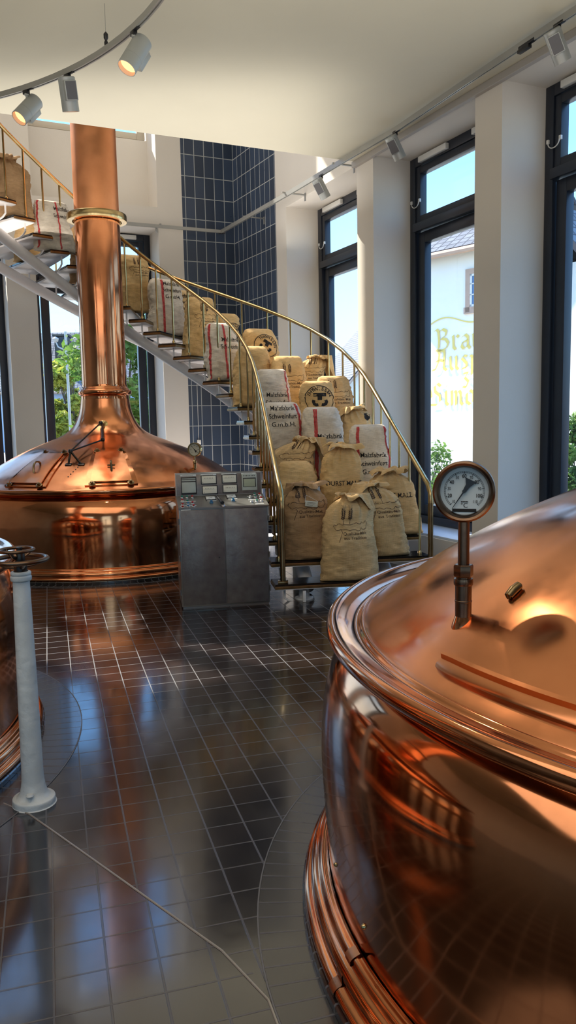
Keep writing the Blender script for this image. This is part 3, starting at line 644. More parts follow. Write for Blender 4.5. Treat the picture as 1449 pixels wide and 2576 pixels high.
for k in range(NS):
    ov = .06; z = zs_(k)
    c4 = []
    for kk, w in ((k-.30,-ov),(k-.30,1+ov),(k+.88,1+ov),(k+.88,-ov)): p = stair_pt(kk, w); c4.append((p.x,p.y))
    # cut the front corners of the inner end as in the photo
    b = MB(); b.prism(c4, z-.028, z)
    bm = bmesh.new(); vs = [bm.verts.new(v) for v in b.v]; [bm.faces.new([vs[i] for i in f]) for f in b.f]
    bmesh.ops.bevel(bm, geom=list(bm.edges), offset=.005, segments=2, affect='EDGES'); b = MB(); b.addbm(bm)
    t = b.build('tread', M_treadtop, st)
    b = MB(); cc = Vector((sum(p[0] for p in c4)/4, sum(p[1] for p in c4)/4)); 
    c5 = [tuple(cc+(Vector(p)-cc)*.985) for p in c4]; b.prism(c5, z-.05, z-.028); b.build('tread_underside', M_stairwhite, t)
    e = MB(); p0 = Vector((*c4[0],z-.03)); p1 = Vector((*c4[1],z-.03)); p3 = Vector((*c4[3],z-.03)); p2 = Vector((*c4[2],z-.03))
    e.tube([p3, p0, p1, p2], .0145, 6, flat=(.35,1)); e.build('edge_strip', M_nose, t)
    # brackets carrying the tread on the tube stringers
    for w0, s in ((.0,1),(1.,-1)):
        a = stair_pt(k+.05, w0+.01*s); c = stair_pt(k+.12, w0+.19*s); a.z = z-.05; c.z = z-.20
        pts = [a, a+Vector((0,0,-.09)), a*.8+c*.2+Vector((0,0,-.06)), a*.5+c*.5+Vector((0,0,-.075)), c]
        pts[2].z = z-.175; pts[3].z = z-.198
        g = MB(); g.tube(pts, .011, 8); g.build('bracket', M_stairwhite, t)
for w, rr in ((.20,.068),(.80,.068)):
    pts = []
    for i in range(-3, (NS-1)*3+1):
        k = i/3; p = stair_pt(k+.1, w); p.z = zs_(k)-.275; pts.append(p)
    b = MB(); 
    q = stair_pt(-.9, w); q.z = .0
    pts = [p for p in pts if p.z > .02]
    b.tube(pts, rr, 18); b.build('stringer', M_stairwhite, st)
for w, k in ((.15,.35),(.80,.35)):
    p = stair_pt(k, w); b = MB(); b.lathe([(.0,.0),(.085,.0),(.085,.012),(.05,.02),(.045,.12),(.045,.16)], 24, 0, Matrix.Translation((p.x,p.y,0))); b.bbox((p.x-.015,p.y-.16,0),(p.x+.015,p.y,.10),.004); b.build('foot', M_white, st)
p = stair_pt(3.0,.2); b = MB(); b.lathe([(0,0),(.10,0),(.10,.012),(.055,.014),(.055,.40)],24,0,Matrix.Translation((p.x,p.y,0))); b.build('support_post', M_white, st)
for A, nm in ((0.0,'i'),(1.0,'o')):
    pts = []
    for i in range(0, (NS-1)*4+1):
        k = i/4; p = stair_pt(k, A); p.z = zs_(k)+HR; pts.append(p)
    p0 = stair_pt(0, A); 
    low = [Vector((p0.x,p0.y,zs_(0)+HR-.14)), Vector((p0.x,p0.y,zs_(0)+HR-.08)), Vector((p0.x,p0.y+.01,zs_(0)+HR-.035))]
    b = MB(); b.tube(low+[p for p in pts[1:]], .023, 14); b.build('handrail', M_brass, st)
    b = MB(); b.cyl((p0.x,p0.y,.17),(p0.x,p0.y,zs_(0)+HR-.13),.0245,18); b.bbox((p0.x-.045,p0.y-.045,.17),(p0.x+.045,p0.y+.045,.19),.004); b.build('newel_post', M_brassd, st)
    for k in range(1, NS):
        p = stair_pt(k, A); b = MB(); b.cyl((p.x,p.y,zs_(k)),(p.x,p.y,zs_(k)+HR-.01),.0115,10); b.lathe([(.019,0),(.019,.03),(.012,.04)],12,0,Matrix.Translation((p.x,p.y,zs_(k))))
        b.build('baluster', M_brass, st)

# ------------------------------------------------------------------ malt sacks
class Sack:
    def __init__(s, W, H, T, kind, seed, tilt, lean, flop):
        s.W, s.H, s.T, s.kind, s.seed, s.tilt, s.lean, s.flop = W/2, H, T/2, kind, seed, tilt, lean, flop
        s.n = 2.7
    def wt(s, v):
        W, T = s.W, s.T
        e = lambda a, b, x: max(0, min(1, (x-a)/(b-a)))
        w = W*(1.03-.15*v+.03*math.sin(PI*e(0,.5,v))); t = T*(.90+.10*math.sin(PI*e(0,.7,v)))
        if v < .07: q = 1-v/.07; w *= 1.0+.015*q; t *= math.sqrt(max(0,1-q*q*.55))
        if s.kind == 'tie':
            q = e(.70,.93,v); sm = q**2.6; w = w*(1-sm)+.075*sm; t = t*(1-sm)+.055*sm
        else:
            q = e(.72,1.0,v); f = math.sqrt(max(0,1-q**2.6)); t = t*(.12+.88*f); w = w*(.70+.30*math.sqrt(max(0,1-q**3.4)))
        return w, t
    def disp(s, x, y, z):
        p = Vector((x*4.5+s.seed*7.1, y*4.5, z*4.0)); d = noise.noise(p)*.036
        p2 = Vector((x*11+s.seed, y*11, z*26+s.seed*3)); a = noise.noise(p2); d += (abs(a)-.2)*.022
        p3 = Vector((x*22, y*22+s.seed, z*14)); d += noise.noise(p3)*.006
        v = z/s.H
        if s.kind == 'tie' and v > .6:
            th = math.atan2(y, x); d += math.sin(th*13+s.seed*2+noise.noise(Vector((x*6,y*6,s.seed)))*2)*.010*min(1,(v-.6)/.2)
        return d
    def place(s, x, y, z, off=0):
        r = math.hypot(x, y) or 1e-6; d = (s.disp(x, y, z) if z > .015 else 0)+off
        X, Y = x+x/r*d, y+y/r*d; v = max(0, z/s.H)
        return Vector((X+s.tilt*z+s.flop*max(0,v-.7)*.3, Y+s.lean*z, z + off*.2))
    def front(s, x, z, off=.004):
        v = min(.985, max(.02, z/s.H)); w, t = s.wt(v); u = max(-.985, min(.985, x/w))
        y = -t*(1-abs(u)**s.n)**(1/s.n)
        # push out along the front
        p = s.place(x, y, z); q = s.place(x*1.0, y, z, off); return q
    def mesh(s):
        b = MB(); NR, NSG = 46, 84; vs = []
        vsq = [0, .004, .015, .035, .06]+[.06+(1-.06)*i/(NR-6) for i in range(1, NR-5)]
        if s.kind == 'tie': vsq = [v*.93 for v in vsq]
        for v in vsq:
            w, t = s.wt(v)
            if v == 0: w *= .90; t *= .8
            for k in range(NSG):
                a = 2*PI*k/NSG; c, sn = math.cos(a), math.sin(a)
                x = w*math.copysign(abs(c)**(2/s.n), c); y = t*math.copysign(abs(sn)**(2/s.n), sn)
                # pulled-out bottom corners
                if v < .05 and abs(c) > .85: x *= 1+.10*(abs(c)-.85)/.15*(1-v/.05); 
                vs.append(s.place(x, y, v*s.H))
        N = len(vsq)
        if s.kind == 'tie':       # open frill above the tie
            random.seed(s.seed); ph = random.random()*6; fl = s.flop
            for j in range(1, 9):
                q = j/8; rr = .060+.080*q**.8; zz = s.H*.93+.050*math.sin(q*2.2)
                for k in range(NSG):
                    a = 2*PI*k/NSG; pl = math.sin(a*6+ph)*.022*q+math.sin(a*11+ph*2)*.010*q+noise.noise(Vector((math.cos(a)*1.3,math.sin(a)*1.3,s.seed+q)))*.05*q
                    x = (rr+pl)*math.cos(a)*1.25; y = (rr+pl)*math.sin(a)
                    dz = noise.noise(Vector((math.cos(a)*1.8+5,math.sin(a)*1.8,s.seed)))*.055*q - (.03*q*q) + math.sin(a*7+ph)*.012*q - .05*q*q*max(0,x*fl*30)
                    p = s.place(x, y, s.H*.93); p.z = zz+dz; p.x += fl*q*.07; vs.append(p)
            # inner returning fold
            for j in range(1, 5):
                q = 1-j/5; rr = (.040+.080*q**.8)
                for k in range(NSG):
                    a = 2*PI*k/NSG; pl = math.sin(a*6+ph)*.020*q
                    p = s.place((rr+pl)*math.cos(a)*1.2, (rr+pl)*math.sin(a), s.H*.93); p.z = s.H*.93+.040*math.sin(q*2.2)-.006; p.x += fl*q*.07; vs.append(p)
            N += 12
        fs = [(i*NSG+k, i*NSG+(k+1)%NSG, (i+1)*NSG+(k+1)%NSG, (i+1)*NSG+k) for i in range(N-1) for k in range(NSG)]
        fs.append(tuple(range(NSG-1,-1,-1))); fs.append(tuple((N-1)*NSG+k for k in range(NSG)))
        b.add(vs, fs); return b
class Print:
    def __init__(p, s): p.s = s; p.b = MB()
    def pts(p, q, fs): 
        p.b.add([p.s.front(x, z) for x, z in q], fs)
    def text(p, t, x, z, size, bold=.01, sx=1, rot=0, bulge=0):
        v, f = textmesh(t, size, 'CENTER', bold); c, s = math.cos(rot), math.sin(rot)
        p.pts([(x+(q.x*sx)*c-q.y*s, z+(q.x*sx)*s+q.y*c) for q in v], f)
    def line(p, pl, w):
        q = []; n = len(pl)
        for i in range(n):
            a = Vector(pl[max(i-1,0)]); c = Vector(pl[min(i+1,n-1)]); t = (c-a).normalized(); nn = Vector((-t.y, t.x))*w/2; o = Vector(pl[i]); q += [tuple(o+nn), tuple(o-nn)]
        p.pts(q, [(2*i, 2*i+1, 2*i+3, 2*i+2) for i in range(n-1)])
    def arc(p, cx, cz, r, a0, a1, w, n=40, ry=1): p.line([(cx+r*math.cos(a0+(a1-a0)*i/n), cz+r*ry*math.sin(a0+(a1-a0)*i/n)) for i in range(n+1)], w)
    def blob(p, cx, cz, rx, rz, rot=0, n=14):
        c, s = math.cos(rot), math.sin(rot); rings = [1,.5]; q = []
        for k in rings:
            for i in range(n): a = 2*PI*i/n; X, Z = rx*k*math.cos(a), rz*k*math.sin(a); q.append((cx+X*c-Z*s, cz+X*s+Z*c))
        q.append((cx,cz)); p.pts(q, [(i,(i+1)%n,n+(i+1)%n,n+i) for i in range(n)]+[(n+i,n+(i+1)%n,2*n) for i in range(n)])
    def done(p, nm, mat, parent): return p.b.build(nm, mat, parent, 0)
def logo_Q(s, o, z0, x0=0, sc=1.0):
    p = Print(s)
    for sx in (-1, 1):
        x = x0-.045*sc+.030*sx*sc; z = z0+.135*sc
        p.line([(x-sx*.004,z-.06*sc),(x,z),(x+sx*.006*sc,z+.05*sc)], .0035)
        for i in range(5):
            for d in (-1,1): p.blob(x+d*.0095*sc, z-.012*sc+i*.0155*sc, .0105*sc, .005*sc, d*.95)
        p.blob(x+sx*.004, z+.068*sc, .004*sc, .010*sc)
        for d in (-2,-1,0,1,2): p.line([(x+d*.004*sc, z+.055*sc),(x+d*.010*sc, z+.105*sc)], .0016)
    # banner outline
    def sc_(pts): return [(x0+a*sc, z0+c*sc) for a, c in pts]
    up = [(-.15,.03),(-.165,.05),(-.155,.068),(-.135,.060),(-.13,.075),(-.10,.078),(-.085,.066),(-.06,.070),(-.02,.068),(.02,.073),(.045,.082),(.065,.070),(.085,.072),(.10,.085),(.125,.072),(.15,.095),(.158,.060),(.145,.03),(.12,.018),(.10,.022),(.09,.036)]
    dn = [(-.15,.03),(-.14,.020),(-.12,.018),(-.10,.030),(-.085,.024),(-.05,.028),(-.02,.016),(0,.024),(.03,.022),(.05,.010),(.075,.014),(.09,.036)]
    for L in (up, dn):
        q = []
        for i in range(len(L)-1):
            for k in range(3): t = k/3; q.append((L[i][0]+(L[i+1][0]-L[i][0])*t, L[i][1]+(L[i+1][1]-L[i][1])*t))
        q.append(L[-1]); p.line(sc_(q), .0035)
    p.line(sc_([(-.10,.022),(-.085,.0),(-.085,.0),(-.10,-.04),(-.115,-.085)]), .0035)
    p.text('Qualitäts-Malz', x0+.03*sc, z0-.012*sc, .037*sc, .004); p.text('aus Tradition', x0+.025*sc, z0-.052*sc, .037*sc, .004)
    p.done('printed_emblem', M_inkb, o)
def logo_M(s, o, z0, x0=0, lines=3, sc=1.0, stripes=((-.62,.014),), red=True):
    p = Print(s); tx = ['Malzfabrik','Schweinfurt','G.m.b.H.']
    for i in range(lines): p.text(tx[i], x0, z0-.085*i*sc, .069*sc, .007, .88 if i != 1 else .82)
    p.done('printed_lettering', M_ink, o)
    for fx, w in stripes:
        q = Print(s); H = s.H; top = .97 if s.kind != 'tie' else .86
        w2 = lambda v: s.wt(v)[0]*fx
        for k in range(-1, 2):
            q.line([(w2(v)+k*w, v*H) for v in [.03+(top-.03)*i/40 for i in range(41)]], w*.80)
        q.done('red_stripe', M_red, o)
def logo_T(s, o, z0, x0=0, sc=1.0, word='THYWISSEN', rot=0):
    g = Print(s)
    R0 = .150*sc
    p = Print(s)
    p.arc(x0, z0, R0, 0, 2*PI, .008*sc, 72)
    n = len(word)
    for i, ch in enumerate(word):
        a = PI/2+rot+R(64)-R(128)*i/(n-1); p.text(ch, x0+.117*sc*math.cos(a), z0+.117*sc*math.sin(a), .052*sc, .02, 1, a-PI/2)
    for i, ch in enumerate('MALZ'):
        a = -PI/2+rot-R(27)+R(54)*i/3; p.text(ch, x0+.117*sc*math.cos(a), z0+.117*sc*math.sin(a), .050*sc, .02, 1, a+PI/2)
    c, s_ = math.cos(rot), math.sin(rot)
    def rt(pts): return [(x0+a*c*sc-b_*s_*sc, z0+a*s_*sc+b_*c*sc) for a, b_ in pts]
    # T-shaped device with two round lobes
    p.line(rt([(-.060,.052),(-.03,.052),(0,.052),(.03,.052),(.060,.052)]), .036*sc); p.line(rt([(0,.050),(0,.03),(0,.01),(0,-.005)]), .040*sc)
    for sx in (-1,1):
        q = [(sx*(.022+.045*math.sin(t)), -.030+.030*math.cos(t)) for t in [PI*i/8 for i in range(9)]]
        p.line(rt([(sx*.055,-.005),(sx*.062,-.025),(sx*.055,-.045),(sx*.032,-.058),(sx*.015,-.055)]), .034*sc)
    p.done('printed_emblem', M_ink, o)
def sack(name, label, k, kz, w, H, W, kind='flat', mat=B_tan, tilt=0, lean=.05, design=None, blend=.35, yaw=0, flop=0, T=.27, seed=None, **kw):
    k -= .1; P0 = stair_pt(k, w); tg = (stair_pt(k+.5, w)-stair_pt(k-.5, w)).normalized()
    n = (-tg)*(1-blend)+(-P0.normalized())*blend; n.normalize()
    rz = math.atan2(n.y, n.x)+PI/2+yaw
    s = Sack(W*1.06, H, T, kind, seed if seed is not None else len(sacks)*1.37+2, tilt, lean, flop); sacks.append(1)
    o = s.mesh().build('malt_sack', mat, None, 60)
    o.location = (P0.x, P0.y, zs_(kz)+.001); o.rotation_euler = (0,0,rz)
    tag(o, label, 'sack', 'malt sacks standing on the curved stair')
    if design == 'Q': logo_Q(s, o, kw.get('z0', .5)*H, kw.get('x0',0), kw.get('sc',1))
    elif design == 'M': logo_M(s, o, kw.get('z0', .6)*H, kw.get('x0',0), kw.get('lines',3), kw.get('sc',1), kw.get('stripes', ((-.6,.011),)))
    elif design == 'T': logo_T(s, o, kw.get('z0', .6)*H, kw.get('x0',0), kw.get('sc',1), 'THYWISSEN', kw.get('rot',0))
    elif design == 'D':
        p = Print(s); p.text('DURST MALZ', kw.get('x0',0), kw.get('z0',.55)*H, kw.get('size',.062), .006, .92); p.done('printed_lettering', M_ink, o)
    elif design == 'R':
        p = Print(s); p.blob(.5*s.W, .80*H, .036, .040); p.line([(.5*s.W+.045,.76*H),(.5*s.W+.055,.80*H),(.5*s.W+.045,.84*H)], .006); p.done('printed_stamp', M_ink, o)
    return o, s
sacks = []
sA = sack('A','foremost burlap sack with wheat ears and Qualitäts-Malz print on the lowest step',.25,0,.46,.79,.47,'tie',B_tan,-.03,.06,'Q',.1,flop=.5,z0=.56,T=.30)
sB = sack('B','brown tied sack with a small white tag, beside the newel post on the second step',1.25,1,.20,.72,.40,'tie',B_brown,0,.04,'Q',.2,flop=-.2,z0=.64)
sC = sack('C','slanting sack half hidden behind the foremost sack, torn-looking tied top',1.3,1,.76,.70,.40,'tie',B_tan,-.12,.06,'Q',.2,flop=-.5,z0=.62,x0=.03)
sD = sack('D','plump burlap sack printed DURST MALZ at the right railing near the stair foot',2.3,2,.90,.64,.48,'tie',B_tan,-.06,.05,'D',.25,z0=.60)
sE = sack('E','short plain sunlit sack directly behind the tagged sack',3.3,3,.20,.56,.37,'flat',B_gold,0,.05,None,.2)
sF = sack('F','golden sack with ruffled top and DURST MALZ print low down, mid-step behind the foremost sack',3.3,3,.56,.73,.40,'tie',B_gold,0,.04,'D',.3,flop=.1,z0=.46)
sG = sack('G','sack whose gathered mouth droops to the right, dappled by sun',4.7,4,.24,.63,.41,'tie',B_tan,-.02,.05,'Q',.25,flop=1.6,z0=.62)
sH = sack('H','pale linen sack with two red stripes and lettering, close to the right railing',4.4,4,.85,.74,.42,'flat',B_pale,0,.05,'M',.3,z0=.58,x0=.01,stripes=((-.62,.009),(.80,.006)))
sI = sack('I','pale linen sack with one broad red stripe beside its lettering',5.6,5,.53,.77,.42,'flat',B_pale,-.02,.05,'M',.3,z0=.60,x0=.05,stripes=((-.42,.012),))
sJ = sack('J','pale sack lettered down to G.m.b.H., standing at the left railing',6.5,6,.20,.67,.43,'flat',B_pale,0,.05,'M',.25,z0=.90,x0=.0,stripes=((.80,.008),))
sK = sack('K','sack with a large round black emblem reading THYWISSEN',7.3,7,.57,.74,.40,'flat',B_gold,0,.04,'T',.35,z0=.72,sc=1.0)
sL = sack('L','small ruffled sack with a round dark stamp by the right railing',6.4,6,.88,.62,.36,'tie',B_tan,0,.04,'R',.35,flop=-.6)
sM = sack('M','tan sack with wheat print next to the right railing above the round stamped sack',8.3,8,.84,.65,.40,'flat',B_tan,-.05,.04,'Q',.35,z0=.60)
sN = sack('N','pale linen sack with Malzfabrik lettering, bright at its left edge',8.6,8,.22,.73,.40,'flat',B_pale,.0,.05,'M',.3,z0=.60,x0=.03,stripes=((.82,.006),))
sO = sack('O','golden sack with wheat ears and banner print, left of the uppermost railing sack',9.6,9,.49,.74,.42,'flat',B_gold,-.03,.04,'Q',.35,z0=.58)
sP = sack('P','sack with its mouth knotted at the right corner, highest beside the right window',10.6,10,.88,.63,.38,'tie',B_tan,0,.04,'Q',.4,flop=1.2,z0=.62)
sQ = sack('Q','tall plain golden sack seen through the inner railing posts',10.4,10,.17,.70,.42,'flat',B_gold,0,.05,None,.4)
sR = sack('R','sack with a tilted THYWISSEN MALZ ring emblem in front of the blue tiles',12.2,12,.60,.66,.42,'flat',B_gold,.0,.05,'T',.5,z0=.66,sc=.95,rot=-.5,x0=.02)
sS = sack('S','narrow pale sack with red stripes leaning at the inner railing',12.3,12,.12,.69,.40,'flat',B_pale,-.04,.05,'M',.5,z0=.70,x0=.07,stripes=((-.05,.009),(-.9,.006)),lines=2)
sT = sack('T','pale sack peeping out behind the railing with a black ring mark',14.1,14,.70,.60,.34,'flat',B_gold,0,.04,'T',.6,z0=.55,sc=.9,x0=.06)
sU = sack('U','tall golden sack with wheat print on the inner side half way up',14.4,14,.30,.76,.42,'flat',B_gold,.03,.04,'Q',.6,z0=.60,x0=.05)
sV = sack('V','sack with heavy black lettering squeezed behind a tall golden one',16.1,16,.80,.66,.36,'flat',B_tan,0,.04,'M',.6,z0=.86,stripes=())
sW = sack('W','linen sack with a red stripe and black lettering right of the vapour pipe',16.3,16,.42,.73,.46,'flat',B_pale,-.02,.04,'M',.62,z0=.90,x0=.06,stripes=((-.35,.010),))
sX = sack('X','golden brown sack with small wheat print directly right of the vapour pipe',18.0,18,.36,.73,.44,'flat',B_gold,.04,.04,'Q',.7,z0=.68,x0=.06,sc=.8)
sY = sack('Y','dark brown sack with crumpled open top, highest at the left edge',24.3,24,.10,.72,.42,'tie',B_brown,-.05,.04,None,.7,flop=-.4)
sZ = sack('Z','greyish linen sack with red stripes left of the vapour pipe',22.4,22,.05,.60,.44,'flat',B_pale,-.05,.04,'M',.75,z0=.82,x0=.12,stripes=((.2,.007),(-.9,.005)),lines=2)
s1 = sack('a','dark sack almost hidden behind the left side of the vapour pipe',20.3,20,.22,.72,.42,'flat',B_brown,0,.04,None,.8)
s2 = sack('b','brown sack seen between treads on the outer side at the upper left',22.4,22,.66,.60,.42,'tie',B_tan,0,.04,None,.8)
s3 = sack('c','golden sack at the outer railing, seen below the highest treads',24.6,24,.70,.60,.42,'flat',B_gold,0,.04,None,.8)
# small tag on a thread
s = sB[1]; t = MB(); c = s.front(.04, .56*s.H+.07, .012); 
o = sB[0]; t.bbox((-.058,-.002,-.026),(.058,.002,.026),.002,0,Matrix.Translation(s.front(.03,.72*s.H,.018)) @ Matrix.Rotation(.12,4,'Y')); tg = t.build('paper_tag', pmat('tag_paper', (.62,.62,.52), .6), o); tg['label'] = 'small white paper tag'
t = MB(); q0 = s.front(.0, .72*s.H, .020); 
for i in range(3): t.box((-.04,-.0034,.010-i*.011),(.038-.012*i,-.003,.0125-i*.011),0,Matrix.Translation(s.front(.03,.72*s.H,.018)) @ Matrix.Rotation(.12,4,'Y'))
t.build('tag_print', M_inkb, tg)
t = MB(); t.tube([s.front(-.02,.745*s.H,.02), s.front(-.01,.80*s.H,.012), s.front(.0,.83*s.H,.010)], .0013, 5); t.tube([s.front(.08,.745*s.H,.02), s.front(.04,.80*s.H,.012), s.front(.0,.83*s.H,.010)], .0013, 5); t.build('tag_thread', M_pvc, o)

# ------------------------------------------------------------------ ceiling light rails and spotlights
def rail(name, pts, label, w=.016, h=.020):
    r = empty(name, (0,0,0), 0, label, 'light rail')
    b = MB(); b.tube(pts, 1, 4, rs=None, flat=(w*1.41, h*1.41)) if False else None
    vs = []; N = len(pts); P_ = [Vector(p) for p in pts]
    for i, p in enumerate(P_):
        t = (P_[min(i+1,N-1)]-P_[max(i-1,0)]); t.z = 0; t.normalize(); n = Vector((-t.y,t.x,0))
        for a, c in ((-w,-h),(-w*.35,-h),(-.3*w,-h+.008),(.3*w,-h+.008),(w*.35,-h),(w,-h),(w,h),(-w,h)): vs.append(p+n*a+Vector((0,0,c)))
    m = 8; b = MB(); b.add(vs, [(i*m+j, i*m+(j+1)%m, (i+1)*m+(j+1)%m, (i+1)*m+j) for i in range(N-1) for j in range(m)]+[tuple(range(m)), tuple((N-1)*m+j for j in range(m-1,-1,-1))])
    b.build('rail_profile', M_rail, r); return r
# circular rail: circle fitted through the visible arc
ZR = 4.2
def circ3(a, b, c):
    ax, ay, bx, by, cx, cy = *a, *b, *c; d = 2*(ax*(by-cy)+bx*(cy-ay)+cx*(ay-by))
    ux = ((ax*ax+ay*ay)*(by-cy)+(bx*bx+by*by)*(cy-ay)+(cx*cx+cy*cy)*(ay-by))/d; uy = ((ax*ax+ay*ay)*(cx-bx)+(bx*bx+by*by)*(ax-cx)+(cx*cx+cy*cy)*(bx-ax))/d
    return ux, uy, math.hypot(ax-ux, ay-uy)
ux, uy, ur = circ3((-2.206,6.611),(-1.38,6.05),(-.733,5.231))
if ur > 3.4 or ur < .8: pass
pts = [(ux+ur*math.cos(2*PI*i/120), uy+ur*math.sin(2*PI*i/120), ZR) for i in range(121)]
rl = rail('light_rail', pts, 'round grey light rail hung on thin wires below the ceiling at upper left')
for a in (math.atan2(5.855-uy, -1.218-ux), math.atan2(6.7-uy, -2.5-ux), math.atan2(4.4-uy,-.5-ux), PI*1.3, PI*1.0):
    x, y = ux+ur*math.cos(a), uy+ur*math.sin(a)
    b = MB(); b.cyl((x,y,ZR+.10),(x,y,ZC),.0018,6); b.build('suspension_wire', M_rail, rl)
    b = MB(); b.lathe([(.012,.02),(.014,.045),(.008,.06),(.016,.075),(.016,.10),(.005,.115)], 14, 0, Matrix.Translation((x,y,ZR))); b.build('wire_grip', M_black, rl)
def spot(px, py, pz, aim, label, rail_dir, power=40, size=1.0):
    t = empty('track_spotlight', (px,py,pz), 0, label, 'spotlight', 'grey track spotlights')
    d = Vector(rail_dir).normalized(); n = Vector((-d.y, d.x, 0)); S = size
    Mr = Matrix.Identity(4)
    for i in range(3): Mr[i][0] = d[i]; Mr[i][1] = n[i]; Mr[i][2] = (0,0,1)[i]
    b = MB(); b.bbox((-.07*S,-.014,-.002),(.035*S,.014,.018),.003,0,Mr); b.bbox((-.02,-.016,-.03),(.03,.016,.0),.004,0,Mr); b.build('rail_adapter', M_black, t)
    b = MB(); b.cyl((0,0,-.02),(0,0,-.085*S),.010,12); b.lathe([(0,-.02),(.018,-.025),(.018,-.04),(0,-.045)],14); b.build('swivel_arm', M_spot, t)
    A = Vector(aim)-Vector((px,py,pz-.12)); A.normalize(); ctr = Vector((0,0,-.085*S-.055*S))
    M = zalign(ctr, A); r = .062*S; L = .115*S
    # keep the driver box on the side away from the arm: rotate so that local -x faces sideways
    b = MB(); b.lathe([(0,-L),(r*.92,-L),(r,-L+.006),(r,L*.28),(r*.985,L*.285),(r*.985,L*.30),(r,L*.305),(r,L),(r*.93,L),(r*.90,L-.02),(r*.84,L-.035)], 48, 0, M); b.build('lamp_housing', M_spot, t)
    up = Vector((0,0,1)); lu = (M.to_3x3().inverted() @ up); ang = math.atan2(lu.y, lu.x)+PI*.80
    Mb = M @ Matrix.Rotation(ang, 4, 'Z')
    b = MB(); b.bbox((r*.55,-r*.72,-L*.75),(r*1.32,r*.72,L*.40),.005,0,Mb); b.build('driver_box', M_spot, t)
    b = MB(); b.box((r*1.322,-r*.62,-L*.70),(r*1.33,r*.62,L*.35),0,Mb); b.build('box_cover', M_spotd, t)
    b = MB(); b.lathe([(r*.86,L-.030),(r*.62,L*.55),(r*.3,L*.35),(0,L*.30)], 36, 0, M); b.build('reflector', M_lamp, t)
    if power:
        l = bpy.data.lights.new('spot_beam', 'SPOT'); l.energy = power; l.color = (1,.78,.55); l.spot_size = R(46); l.spot_blend = .6; l.shadow_soft_size = .03; l.specular_factor = .12
        lo = bpy.data.objects.new('spot_beam', l); COL.objects.link(lo); lo.parent = t; lo.matrix_local = zalign(ctr+A*(L+.01), -A)
    return t
def onring(x, y): a = math.atan2(y-uy, x-ux); return ux+ur*math.cos(a), uy+ur*math.sin(a), (-math.sin(a), math.cos(a), 0)
x, y, d = onring(-.955,5.57); spot(x, y, ZR-.02, (-2.2,4.6,1.6), 'largest grey spotlight on the round rail with amber lens towards the viewer', d, 25, 1.05)
x, y, d = onring(-.45,4.5); spot(x, y, ZR-.02, (.75,1.9,1.1), 'spotlight on the round rail nearest the foreground kettle and aimed at its thermometer', d, 40, 1.0)
x, y, d = onring(-1.552,6.222); spot(x, y, ZR-.02, (-1.45,7.4,.2), 'grey spotlight seen from behind hanging in front of the vapour pipe', d, 7, 1.0)
x, y, d = onring(-1.94,6.50); spot(x, y, ZR-.02, (-3.0,5.4,2.4), 'leftmost spotlight on the round rail with glowing lens', d, 15, 1.0)
ZS = 4.44; sc_ = (ZS-HC)/(4.5-HC)
tp = [(3.2,3.4),(2.139,6.085),(1.942,6.535),(1.567,7.423),(1.17,8.396),(.724,9.293),(.108,10.568),(-.915/sc_,12.36/sc_)]
tp2 = []
for i in range(len(tp)-1):
    for k in range(4): t = k/4; tp2.append(((tp[i][0]+(tp[i+1][0]-tp[i][0])*t)*sc_, (tp[i][1]+(tp[i+1][1]-tp[i][1])*t)*sc_, ZS))
tp2.append((tp[-1][0]*sc_, tp[-1][1]*sc_, ZS))
rr_ = rail('light_rail', tp2, 'long straight grey light rail along the right window wall up to the tiled niche', .014, .026)
LR0 = Vector((-.915,12.36,ZS)); LR1 = LR0 + eL*4.5
r3 = rail('light_rail', [tuple(LR0+(LR1-LR0)*i/6) for i in range(7)], 'grey light rail along the rear wall behind the vapour pipe', .014, .022)
b = MB(); b.bbox((-.05,-.02,-.03),(.05,.02,.015),.004,0,Matrix.Translation(LR0)); b.build('corner_joint', M_black, r3)
def wall_bracket(p, d, L, parent):
    d = Vector(d).normalized(); p = Vector(p); q = p+d*L; M = Matrix.Identity(4); n = Vector((-d.y,d.x,0))
    b = MB(); 
    for i in range(3): M[i][0] = d[i]; M[i][1] = n[i]; M[i][2] = (0,0,1)[i]; M[i][3] = p[i]
    b.bbox((-.03,-.012,.018),(L,.012,.034),.002,0,M); b.bbox((L-.012,-.014,-.05),(L,.014,.05),.002,0,M); b.build('wall_bracket', M_rail, parent)
for x, y in ((.60,9.33),(.03,10.45)): 
    P_ = Vector((x,y,ZS)); L = (E1-P_).dot(nW); wall_bracket(P_, nW, L, rr_)
P_ = Vector((-.52,11.6,ZS)); wall_bracket(P_, nT, max(.1,(C-P_).dot(nT)), rr_)
P_ = LR0+eL*.95; wall_bracket(P_, nL, (C-P_).dot(nL), r3)
def onrail(t): i = int(t); f = t-i; a = Vector(tp2[i]); c = Vector(tp2[i+1]); p = a+(c-a)*f; return p, (c-a).normalized()
def nearest(x, y):
    best = min(range(len(tp2)*20-20), key=lambda q: (onrail(q/20)[0].xy-Vector((x,y))).length); return onrail(best/20)
for (x, y, sz, lab) in ((2.02,6.12,1.0,'grey spotlight at the upper right corner of the view on the window-side rail'),(1.15,8.25,1.0,'grey spotlight above the middle tall window'),(.46,9.62,1.0,'grey spotlight on the free-hanging rail beyond the ceiling edge')):
    p, d = nearest(x, y); spot(p.x, p.y, p.z-.026, (p.x+1.3, p.y+.75, 2.0), lab, d, 12, sz)
p, d = nearest(1.9,6.42); t = empty('rail_adapter', (p.x,p.y,p.z-.026), math.atan2(d.y,d.x), 'empty black adapter clipped to the window-side rail', 'rail adapter'); b = MB(); b.bbox((-.09,-.016,-.0),(.09,.016,.02),.003); b.bbox((-.03,-.018,-.028),(.10,.018,-.002),.004); b.build('adapter_body', M_black, t)

